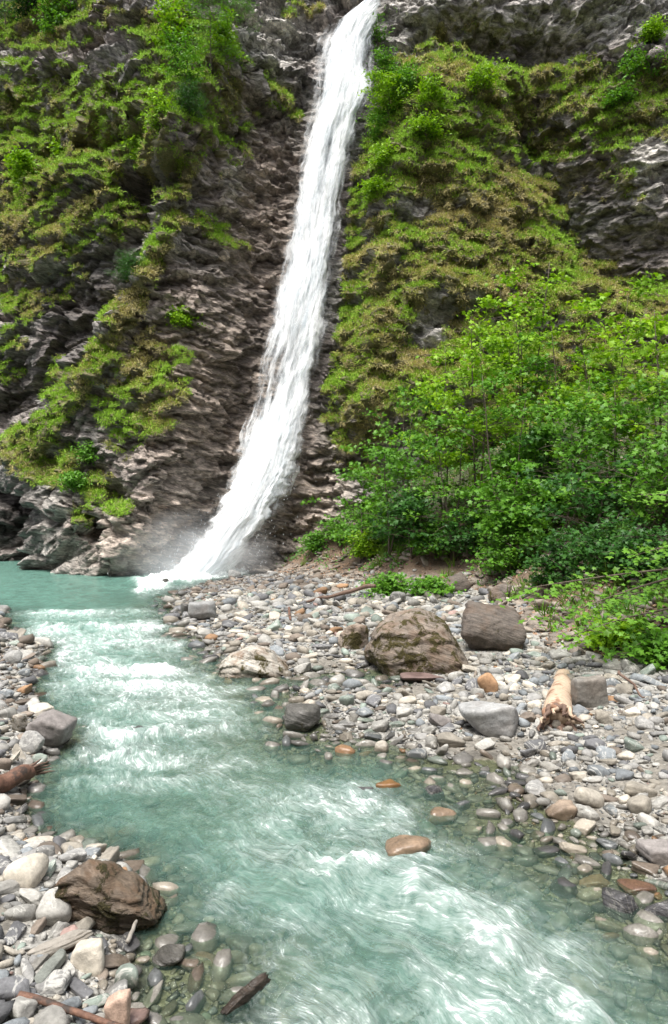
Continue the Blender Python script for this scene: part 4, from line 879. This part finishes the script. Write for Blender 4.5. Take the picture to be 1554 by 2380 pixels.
# ================================================================== GRASS ON THE CLIFF
def blades(root, nrm, n, length, width, cols, droop, seed, spread=.10):
    """tufts: every root grows n curved tapering blades"""
    r = np.random.default_rng(seed); N = len(root); M = N * n
    P0 = np.repeat(root, n, 0) + r.normal(0, spread, (M, 3)) * np.array([1, .5, .7]); Nn = np.repeat(nrm, n, 0); L = np.repeat(length, n) * r.uniform(.55, 1.25, M)
    d = Nn * .75 + np.array([0, 0, .55]) + r.normal(0, .45, (M, 3)); d /= np.linalg.norm(d, axis=1)[:, None]
    dr = np.repeat(droop, n) if np.ndim(droop) else droop
    g = np.array([0, 0, -1.0]); p = [P0]; cur = P0.copy(); dd = d.copy()
    for i in range(3):
        cur = cur + dd * (L / 3)[:, None]; p.append(cur); dd = dd + (g * 1.0)[None] * (np.asarray(dr) * (.6 + .5 * i) * np.ones(M))[:, None]; dd /= np.linalg.norm(dd, axis=1)[:, None]
    sd = np.cross(d, np.array([0, -1.0, .2])); sd /= np.linalg.norm(sd, axis=1)[:, None] + 1e-9; sd = sd + r.normal(0, .3, (M, 3))
    w = width * r.uniform(.6, 1.4, M)[:, None]
    V = np.stack([p[0] - sd * w, p[0] + sd * w, p[1] + sd * w * .9, p[1] - sd * w * .9, p[2] + sd * w * .6, p[2] - sd * w * .6, p[3] + sd * w * .12, p[3] - sd * w * .12], 1)
    o = np.arange(M)[:, None, None] * 8; Fq = np.array([[0, 1, 2, 3], [3, 2, 4, 5], [5, 4, 6, 7]])[None] + o
    C = np.repeat(cols, n, 0) * r.uniform(.65, 1.35, (M, 1)); C = np.repeat(C, 8, 0)
    return V.reshape(-1, 3), Fq.reshape(-1, 4), C
vis = (xd > -150) & (xd < 1700) & (yd < 1380) & (yd > -80)
wgt = np.where(vis, G ** 1.5 * (.4 + .8 * flat), 0).ravel(); wgt = wgt / wgt.sum()
NTF = 62000
ii = rng.choice(wgt.size, NTF, p=wgt); root = V_cl[ii]; nn = CN.reshape(-1, 3)[ii]
txd, tyd = xd.ravel()[ii], yd.ravel()[ii]
gq = .12 + fbm(root[:, 0] * .45, root[:, 2] * .55, o=4, s=110) + .35 * rng.normal(size=NTF) + .55 * flat.ravel()[ii] - .25
for x, y, a, b, k in [(200, 200, 300, 110, .85), (430, 230, 140, 140, .7), (330, 380, 120, 60, .5), (150, 950, 120, 120, .5), (1150, 300, 260, 70, .6), (1450, 230, 180, 100, .6), (870, 400, 60, 200, .6), (830, 800, 40, 300, .5), (400, 540, 60, 30, .6),
                      (1000, 600, 150, 200, -.35), (1150, 480, 150, 60, -.2)]:
    gq += k * np.exp(-((txd - x) / a) ** 2 - ((tyd - y) / b) ** 2)
q = sstep(-.35, .65, gq)[:, None]
tanc = np.array([.50, .43, .21]); olive = np.array([.34, .37, .08]); green = np.array([.27, .46, .05])
cg = np.where(q < .5, tanc + (olive - tanc) * q * 2, olive + (green - olive) * (q - .5) * 2)
gv, gf, gc_ = blades(root, nn, 12, rng.uniform(.07, .22, NTF), .010, cg, rng.uniform(.5, 1.3, NTF), 5, .08)
tag(link('grass', mesh('grass', gv, gf, M_GRASS, attrs={'col': gc_})), 'drooping green and straw-coloured grass tufts growing all over the cliff', 'grass', kind='stuff')

# ================================================================== LEAVES AND TREES
ang = np.radians([0, 30, 58, 100, 135, 180, 225, 260, 302, 330]); rr5 = np.array([1.0, .5, .92, .42, .62, .30, .62, .42, .92, .5])
STAR = np.stack([np.sin(ang) * rr5, np.cos(ang) * rr5], 1)
OVAL = np.stack([np.sin(np.radians([0, 60, 120, 180, 240, 300])) * .48, np.cos(np.radians([0, 60, 120, 180, 240, 300])) * np.array([1, .8, .7, .9, .7, .8])], 1)
NEED = np.array([[-.05, -1], [.05, -1], [.09, 0], [.04, 1], [-.04, 1], [-.09, 0]])
def leafmesh(P, Nn, size, col, shape=STAR, seed=0, fold=.25):
    r = np.random.default_rng(seed); N = len(P); k = len(shape)
    Nn = Nn / (np.linalg.norm(Nn, axis=1)[:, None] + 1e-9)
    a = np.cross(Nn, r.normal(size=(N, 3))); a /= np.linalg.norm(a, axis=1)[:, None] + 1e-9; b = np.cross(Nn, a)
    s = np.asarray(size)[:, None, None] * np.ones((N, 1, 1))
    pts = P[:, None] + s * (shape[None, :, 0:1] * a[:, None] + shape[None, :, 1:2] * b[:, None]) - s * fold * (np.abs(shape[None, :, 0:1]) + .4 * np.abs(shape[None, :, 1:2])) * Nn[:, None]
    V = np.concatenate([P[:, None], pts], 1).reshape(-1, 3)
    i = np.arange(k); T = np.stack([0 * i, 1 + i, 1 + (i + 1) % k], 1)[None] + (np.arange(N) * (k + 1))[:, None, None]
    return V, T.reshape(-1, 3), np.repeat(col, k + 1, 0)
def grow(H, spread, seed, stems=2, nb=11, start=.2, rise=.45, curve=.3, lean=(0, 0), thick=.03, spray=.3, taper=.45):
    """woody skeleton; returns tubes and points where leaf sprays sit"""
    r = random.Random(seed); tubes = []; sprays = []
    for s_ in range(stems):
        az = r.uniform(0, 2 * pi); tilt = .12 + .16 * s_ if stems > 1 else .05
        hh = H * (1 - .16 * s_ * r.uniform(.6, 1.3)); n = 9; P = [np.zeros(3)]; d = np.array([math.cos(az) * tilt + lean[0], math.sin(az) * tilt + lean[1], 1.0])
        for i in range(n): d = d + np.array([r.gauss(0, .06), r.gauss(0, .06), .10]); d[:2] *= .97; dn = d / np.linalg.norm(d); P.append(P[-1] + dn * hh / n)
        P = np.array(P); r0 = thick * (.7 + .3 * r.random()); tubes.append(tube(P, r0 * np.linspace(1, .18, n + 1), 7))
        for b in range(nb):
            f = start + (1 - start) * (b + r.random()) / nb; q = f * n; i0 = min(int(q), n - 1); base = P[i0] + (P[i0 + 1] - P[i0]) * (q - i0)
            a = b * 2.4 + r.uniform(-.5, .5) + s_; L = spread * (1 - taper * f) * r.uniform(.65, 1.15) * (1 - .25 * (stems > 2)); m = 6
            dd = np.array([math.cos(a), math.sin(a), rise * r.uniform(.5, 1.5)]); Q = [base]
            for i in range(m): dd = dd + np.array([r.gauss(0, .12), r.gauss(0, .12), -curve * .22 + r.gauss(0, .05)]); dn = dd / np.linalg.norm(dd); Q.append(Q[-1] + dn * L / m)
            Q = np.array(Q); tubes.append(tube(Q, r0 * .38 * (1.1 - f) * np.linspace(1, .2, m + 1) + .003, 5))
            for i in range(3, m + 1):
                sprays.append((Q[i] + np.array([r.gauss(0, .06), r.gauss(0, .06), .03]), .55 + .45 * i / m))
                for _ in range(2):
                    if r.random() < .5:
                        e = Q[i] + np.array([r.gauss(0, 1), r.gauss(0, 1), r.gauss(.1, .35)]) * spray * 1.15; tubes.append(tube(np.array([Q[i], (Q[i] + e) / 2 + np.array([0, 0, .03]), e]), np.array([.007, .005, .003]), 4)); sprays.append((e, 1))
        sprays.append((P[-1], 1)); sprays.append((P[-2], 1))
    return tubes, sprays
def leafy(name, label, cat, base, H, spread, seed, cols, stems=2, nb=11, nl=9, lsize=.085, shape=STAR, spray=.3, flatness=.35, part='crown', group=None, up=.9, bark=None, gap=0, **kw):
    r = np.random.default_rng(seed + 1000); tubes, sprays = grow(H, spread, seed, stems, nb, spray=spray, **kw)
    root = link(name, None); root.location = base; tag(root, label, cat, group)
    v, f = merge([t for t in tubes]); link('trunk', mesh('trunk', v, f, bark or M_BARK), root)
    S = np.array([s[0] for s in sprays]); k = nl
    if gap: S = S[perlin(S[:, 0] * 1.3 + seed, S[:, 1] * 1.3, S[:, 2] * 1.5, 3) + r.normal(0, .15, len(S)) > -.30 + gap * .35]
    P = np.repeat(S, k, 0) + r.normal(0, 1, (len(S) * k, 3)) * np.array([spray * .62, spray * .62, spray * flatness * .6])
    Nn = r.normal(0, .55, P.shape) + np.array([0, -.28, up])
    c0, c1, c2 = [np.array(c) for c in cols]; m = np.repeat(r.random((len(S), 1)), k, 0) * .6 + r.random((len(P), 1)) * .4
    C = np.where(m < .5, c0 + (c1 - c0) * m * 2, c1 + (c2 - c1) * (m - .5) * 2)
    V, T, C = leafmesh(P, Nn, lsize * r.uniform(.5, 1.35, len(P)), C, shape, seed)
    link(part, mesh(part, V, T, M_LEAF, attrs={'col': C}), root); return root
BRIGHT = [(.12, .26, .008), (.22, .42, .012), (.33, .54, .02)]; MID = [(.065, .19, .016), (.11, .28, .022), (.17, .37, .035)]; DEEP = [(.02, .08, .014), (.04, .135, .02), (.08, .21, .035)]  # leaf greens; BRIGHT also paints sunlit crowns and DEEP shaded ones into the colour
def gb(X, Y): return (X, Y, float(ground_z(np.array([X]), np.array([Y]))[0]) - .05)
def topz(y, Y): return CAMH + (CY - y) / F * Y
grp = 'young maples on the slope right of the waterfall'
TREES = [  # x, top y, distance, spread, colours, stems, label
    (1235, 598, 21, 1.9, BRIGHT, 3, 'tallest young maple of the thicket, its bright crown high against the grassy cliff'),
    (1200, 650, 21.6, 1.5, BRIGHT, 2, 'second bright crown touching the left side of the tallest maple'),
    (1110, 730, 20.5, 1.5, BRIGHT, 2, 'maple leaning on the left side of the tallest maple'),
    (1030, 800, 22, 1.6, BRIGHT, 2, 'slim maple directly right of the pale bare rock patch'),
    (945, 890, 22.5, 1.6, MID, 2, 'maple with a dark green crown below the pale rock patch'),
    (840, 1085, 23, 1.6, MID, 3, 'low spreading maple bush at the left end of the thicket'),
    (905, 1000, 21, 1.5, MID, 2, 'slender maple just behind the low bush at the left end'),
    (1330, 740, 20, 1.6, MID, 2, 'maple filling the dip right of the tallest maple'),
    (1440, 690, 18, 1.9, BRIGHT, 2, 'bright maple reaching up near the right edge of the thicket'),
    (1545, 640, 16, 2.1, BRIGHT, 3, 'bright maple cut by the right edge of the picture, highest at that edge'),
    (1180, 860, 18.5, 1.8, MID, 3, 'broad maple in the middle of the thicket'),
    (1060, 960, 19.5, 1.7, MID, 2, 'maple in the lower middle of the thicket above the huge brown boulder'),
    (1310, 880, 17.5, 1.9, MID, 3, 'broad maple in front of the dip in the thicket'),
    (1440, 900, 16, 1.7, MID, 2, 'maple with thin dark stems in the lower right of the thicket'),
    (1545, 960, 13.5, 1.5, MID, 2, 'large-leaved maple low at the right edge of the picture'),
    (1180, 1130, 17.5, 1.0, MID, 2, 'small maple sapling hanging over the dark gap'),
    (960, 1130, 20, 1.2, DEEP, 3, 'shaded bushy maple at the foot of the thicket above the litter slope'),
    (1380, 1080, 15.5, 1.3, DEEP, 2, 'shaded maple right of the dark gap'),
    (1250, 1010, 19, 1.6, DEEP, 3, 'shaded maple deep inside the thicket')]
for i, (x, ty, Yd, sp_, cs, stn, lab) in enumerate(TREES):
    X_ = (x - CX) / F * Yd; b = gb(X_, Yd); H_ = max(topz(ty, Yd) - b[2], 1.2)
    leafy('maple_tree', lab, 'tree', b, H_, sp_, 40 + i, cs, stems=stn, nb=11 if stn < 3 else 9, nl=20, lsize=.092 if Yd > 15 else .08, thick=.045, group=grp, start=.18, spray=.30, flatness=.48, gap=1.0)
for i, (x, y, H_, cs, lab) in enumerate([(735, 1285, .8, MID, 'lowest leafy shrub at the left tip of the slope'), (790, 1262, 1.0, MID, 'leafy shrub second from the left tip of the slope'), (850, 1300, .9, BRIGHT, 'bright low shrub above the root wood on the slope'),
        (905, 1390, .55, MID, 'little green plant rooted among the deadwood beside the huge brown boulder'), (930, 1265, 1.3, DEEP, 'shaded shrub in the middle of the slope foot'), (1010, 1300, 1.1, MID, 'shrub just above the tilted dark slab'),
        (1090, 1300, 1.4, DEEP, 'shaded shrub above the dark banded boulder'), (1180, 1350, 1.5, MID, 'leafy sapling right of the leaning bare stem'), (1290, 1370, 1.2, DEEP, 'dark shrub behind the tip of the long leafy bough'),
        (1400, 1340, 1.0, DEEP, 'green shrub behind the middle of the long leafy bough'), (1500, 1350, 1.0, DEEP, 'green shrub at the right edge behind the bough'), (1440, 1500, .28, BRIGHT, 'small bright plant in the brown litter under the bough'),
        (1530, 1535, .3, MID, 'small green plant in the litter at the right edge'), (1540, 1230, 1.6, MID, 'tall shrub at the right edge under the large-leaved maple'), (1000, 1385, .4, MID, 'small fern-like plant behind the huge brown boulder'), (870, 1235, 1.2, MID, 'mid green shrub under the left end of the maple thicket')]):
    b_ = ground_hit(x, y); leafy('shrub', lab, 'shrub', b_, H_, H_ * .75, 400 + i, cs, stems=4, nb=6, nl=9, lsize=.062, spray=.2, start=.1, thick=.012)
# branch reaching in from a maple that stands outside the frame
bt = link('maple_tree', None); bt.location = gb(7.2, 10.6); L0 = np.array(bt.location)
tag(bt, 'maple outside the right edge, its long leafy bough reaching in over the litter slope', 'tree')
tb = [limb(L0, L0 + np.array([.3, .2, 5.0]), .12, .06, 10, .15, 70, 9)]; spr = []
def bough(A, B, sag, n=12, r0=.03):
    A, B = np.array(A), np.array(B); t = np.linspace(0, 1, n)[:, None]; P = A + (B - A) * t + np.array([0, 0, 1.0]) * (4 * t * (1 - t)) * sag; tb.append(tube(P, r0 * np.linspace(1, .15, n), 6)); return P
for (x0, y0, x1, y1, Y0_, Y1_, sg) in [(1720, 1310, 1200, 1372, 10.4, 9.8, .05), (1720, 1310, 1290, 1440, 10.4, 9.3, .1), (1720, 1340, 1400, 1400, 10.4, 9.5, .05), (1760, 1260, 1480, 1290, 10.5, 9.6, .1), (1760, 1200, 1500, 1150, 10.5, 10, .1), (1700, 1400, 1330, 1478, 10.0, 9.2, .1)]:
    P = bough(P3(x0, y0, Y=Y0_), P3(x1, y1, Y=Y1_), sg)
    for i in range(3, 12):
        for s_ in (-1, 1, 0):
            e = P[i] + np.array([pyr.gauss(0, .12), s_ * pyr.uniform(.1, .35), pyr.uniform(-.12, .04)]); tb.append(tube(np.array([P[i], (P[i] + e) / 2, e]), np.array([.006, .004, .003]), 4)); spr.append(e)
v, f = merge(tb); link('trunk', mesh('trunk', v - L0, f, M_BARK), bt)
S = np.array(spr); P = np.repeat(S, 6, 0) + rng.normal(0, 1, (len(S) * 6, 3)) * np.array([.15, .15, .04]); m = rng.random((len(P), 1))
v, f, c = leafmesh(P, rng.normal(0, .3, P.shape) + np.array([0, -.3, 1]), .07 * rng.uniform(.6, 1.25, len(P)), np.array([.11, .25, .02]) + m * np.array([.06, .12, .02]), STAR, 9)
link('crown', mesh('crown', v - L0, f, M_LEAF, attrs={'col': c}), bt)
# ---- shrubs and trees on the cliff
def onc(x, y): return cliff_at(x, y)[0]
def cl_shrub(x, y, H, sp_, cs, label, seed, name='shrub', cat='shrub', **kw):
    a = dict(stems=3, nb=7, nl=8, lsize=.07, shape=OVAL, start=.15, lean=(0, -.25), thick=.02, spray=.22); a.update(kw)
    return leafy(name, label, cat, onc(x, y), H, sp_, seed, cs, **a)
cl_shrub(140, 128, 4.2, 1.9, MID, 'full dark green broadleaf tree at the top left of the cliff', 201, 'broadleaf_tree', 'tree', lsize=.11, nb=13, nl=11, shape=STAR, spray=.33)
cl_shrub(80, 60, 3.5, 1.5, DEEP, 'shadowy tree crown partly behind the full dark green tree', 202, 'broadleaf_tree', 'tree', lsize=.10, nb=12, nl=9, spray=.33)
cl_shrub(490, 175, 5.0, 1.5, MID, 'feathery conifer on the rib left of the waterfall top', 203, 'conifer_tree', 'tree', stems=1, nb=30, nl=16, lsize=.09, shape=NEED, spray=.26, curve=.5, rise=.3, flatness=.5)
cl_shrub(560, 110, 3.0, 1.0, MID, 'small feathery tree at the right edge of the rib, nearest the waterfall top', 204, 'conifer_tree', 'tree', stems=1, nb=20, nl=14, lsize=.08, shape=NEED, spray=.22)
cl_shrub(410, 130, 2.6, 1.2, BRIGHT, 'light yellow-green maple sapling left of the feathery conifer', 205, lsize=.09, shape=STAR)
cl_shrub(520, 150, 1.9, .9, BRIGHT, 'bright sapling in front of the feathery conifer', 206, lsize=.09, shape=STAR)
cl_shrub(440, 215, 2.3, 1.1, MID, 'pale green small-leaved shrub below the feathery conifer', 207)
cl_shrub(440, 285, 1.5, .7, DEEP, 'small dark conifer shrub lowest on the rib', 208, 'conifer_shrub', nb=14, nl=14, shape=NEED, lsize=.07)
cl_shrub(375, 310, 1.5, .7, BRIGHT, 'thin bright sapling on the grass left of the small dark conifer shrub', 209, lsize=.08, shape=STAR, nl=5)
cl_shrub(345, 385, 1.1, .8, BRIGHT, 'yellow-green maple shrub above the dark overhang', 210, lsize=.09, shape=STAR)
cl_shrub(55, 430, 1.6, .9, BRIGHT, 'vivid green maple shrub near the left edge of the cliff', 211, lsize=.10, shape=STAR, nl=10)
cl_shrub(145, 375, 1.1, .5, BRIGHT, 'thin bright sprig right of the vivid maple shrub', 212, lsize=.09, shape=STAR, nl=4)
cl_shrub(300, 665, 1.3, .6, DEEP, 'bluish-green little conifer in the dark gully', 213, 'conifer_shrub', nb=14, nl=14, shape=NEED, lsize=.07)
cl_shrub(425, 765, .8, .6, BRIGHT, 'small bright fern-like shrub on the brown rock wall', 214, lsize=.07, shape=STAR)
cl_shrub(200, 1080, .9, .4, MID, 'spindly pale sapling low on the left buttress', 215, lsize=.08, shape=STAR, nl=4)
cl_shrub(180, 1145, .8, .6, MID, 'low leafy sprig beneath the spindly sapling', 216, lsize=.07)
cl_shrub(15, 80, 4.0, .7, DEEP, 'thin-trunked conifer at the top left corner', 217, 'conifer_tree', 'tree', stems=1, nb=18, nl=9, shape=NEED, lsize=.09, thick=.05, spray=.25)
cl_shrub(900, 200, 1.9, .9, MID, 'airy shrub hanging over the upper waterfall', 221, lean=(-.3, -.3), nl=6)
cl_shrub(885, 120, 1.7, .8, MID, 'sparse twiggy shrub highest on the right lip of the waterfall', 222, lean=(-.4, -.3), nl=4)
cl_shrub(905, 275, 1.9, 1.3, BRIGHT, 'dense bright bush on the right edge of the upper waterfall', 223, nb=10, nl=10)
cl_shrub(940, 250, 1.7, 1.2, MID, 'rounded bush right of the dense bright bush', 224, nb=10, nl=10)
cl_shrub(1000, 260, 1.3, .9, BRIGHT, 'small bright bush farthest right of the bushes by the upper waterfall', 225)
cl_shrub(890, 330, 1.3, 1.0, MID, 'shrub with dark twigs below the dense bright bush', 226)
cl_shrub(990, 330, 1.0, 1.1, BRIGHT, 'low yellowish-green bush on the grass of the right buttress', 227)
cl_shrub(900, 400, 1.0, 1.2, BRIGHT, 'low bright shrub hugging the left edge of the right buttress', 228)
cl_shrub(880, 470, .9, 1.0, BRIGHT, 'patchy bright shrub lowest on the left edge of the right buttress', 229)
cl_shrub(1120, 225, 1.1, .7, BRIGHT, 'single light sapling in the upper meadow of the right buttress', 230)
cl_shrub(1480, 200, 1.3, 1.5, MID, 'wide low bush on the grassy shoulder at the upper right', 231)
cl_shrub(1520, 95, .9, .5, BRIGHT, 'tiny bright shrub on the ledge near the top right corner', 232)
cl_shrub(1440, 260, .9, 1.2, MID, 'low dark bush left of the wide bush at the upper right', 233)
tr0 = onc(988, 105); v, f = merge([limb(tr0, tr0 + np.array([-.1, -.2, 5]), .09, .04, 12, .1, 90, 8)] + [limb(tr0 + np.array([0, -.1, h_]), tr0 + np.array([pyr.uniform(-.8, .8), -.5, h_ + .5]), .02, .006, 6, .06, 91 + i, 5) for i, h_ in enumerate((1.2, 1.7, 2.2, 2.6, 3.1))])
o = link('bare_tree', mesh('bare_tree', v - tr0, f, mat_bark('grey_bark', (.13, .12, .11), (.24, .22, .2)))); o.location = tr0; tag(o, 'bare grey tree trunk rising at the top edge right of the waterfall', 'tree')
# ================================================================== SLOPE COVER
msk = slp & (dtoe > .15) & (gx > -60) & (gx < 1950) & (gy > 900)
w_ = np.where(msk, .15 + sstep(-.3, .5, fbm(fx_ * .9, fy_ * .9, o=4, s=120)), 0) * fy_ ** 0.6; w_ = (w_ / w_.sum()).ravel()
def spots(N, extra=None):
    w = w_ if extra is None else (w_ * extra.ravel()) / (w_ * extra.ravel()).sum()
    k = rng.choice(w.size, N, p=w); return np.stack([fx_.ravel()[k] + rng.normal(0, .05, N), fy_.ravel()[k] + rng.normal(0, .05, N), fz.ravel()[k]], 1), k
Q, k = spots(9500, sstep(.3, 2.6, dtoe) * sstep(-.25, .25, fbm(fx_ * .7, fy_ * .7, o=3, s=125)))
P = np.repeat(Q, 7, 0) + np.abs(rng.normal(0, 1, (len(Q) * 7, 3))) * np.array([0, 0, .10]) + rng.normal(0, 1, (len(Q) * 7, 3)) * np.array([.13, .13, .0]); m = rng.random((len(P), 1))
v, f, c = leafmesh(P, rng.normal(0, .4, P.shape) + np.array([0, -.5, .9]), .05 * rng.uniform(.6, 1.3, len(P)), np.array([.05, .14, .02]) + m * np.array([.06, .16, .02]), OVAL, 12)
tag(link('undergrowth', mesh('undergrowth', v, f, M_LEAF, attrs={'col': c})), 'low leafy green plants covering the slope under the maples', 'undergrowth', kind='stuff')
Q, k = spots(24000, np.exp(-dtoe * .12)); m = rng.random((len(Q), 1))
v, f, c = leafmesh(Q + np.array([0, 0, .02]), rng.normal(0, .5, Q.shape) + np.array([0, -.2, 1]), .045 * rng.uniform(.5, 1.3, len(Q)), np.array([.16, .10, .06]) + m * np.array([.22, .14, .10]), OVAL, 13)
tag(link('leaf_litter', mesh('leaf_litter', v, f, mat_attr('dead_leaves', .8), attrs={'col': c})), 'dry brown fallen leaves scattered over the slope', 'leaf litter', kind='stuff')
Q, k = spots(900, sstep(.2, 1.5, dtoe) * sstep(0, .4, fbm(fx_ * .5, fy_ * .5, o=3, s=127))); m = rng.random((len(Q), 1))
v, f, c = blades(Q, np.tile([0, -.3, .9], (len(Q), 1)), 16, rng.uniform(.2, .4, len(Q)), .008, np.array([.09, .20, .02]) + m * np.array([.08, .08, .03]), .3, 6, .06)
tag(link('grass', mesh('grass', v, f, M_GRASS, attrs={'col': c})), 'green grass tufts sprouting between the litter on the slope', 'grass', kind='stuff')
# rock fragments on the scree
Q, k = spots(2200, np.exp(-dtoe * .35)); VV = []; FF = []; CC = []; of = 0
for q in Q:
    r_ = float(np.exp(pyr.gauss(-2.6, .45))); b = base[2][pyr.randrange(24)]; e = Euler((pyr.gauss(0, .3), pyr.gauss(.2, .3), pyr.uniform(0, 6))).to_matrix()
    v = (b * np.array([r_ * 1.3, r_ * .9, r_ * .4])) @ np.array(e).T + q; VV.append(v); FF.append(ICO[2][1] + of); of += len(v); CC.append(np.tile(np.array([.20, .17, .14]) * pyr.uniform(.5, 1.5), (len(v), 1)))
tag(link('rubble', mesh('rubble', np.concatenate(VV), np.concatenate(FF), mat_stone('scree_mix'), attrs={'col': np.concatenate(CC)})), 'flat broken rock fragments lying at the foot of the slope', 'rubble', kind='stuff')
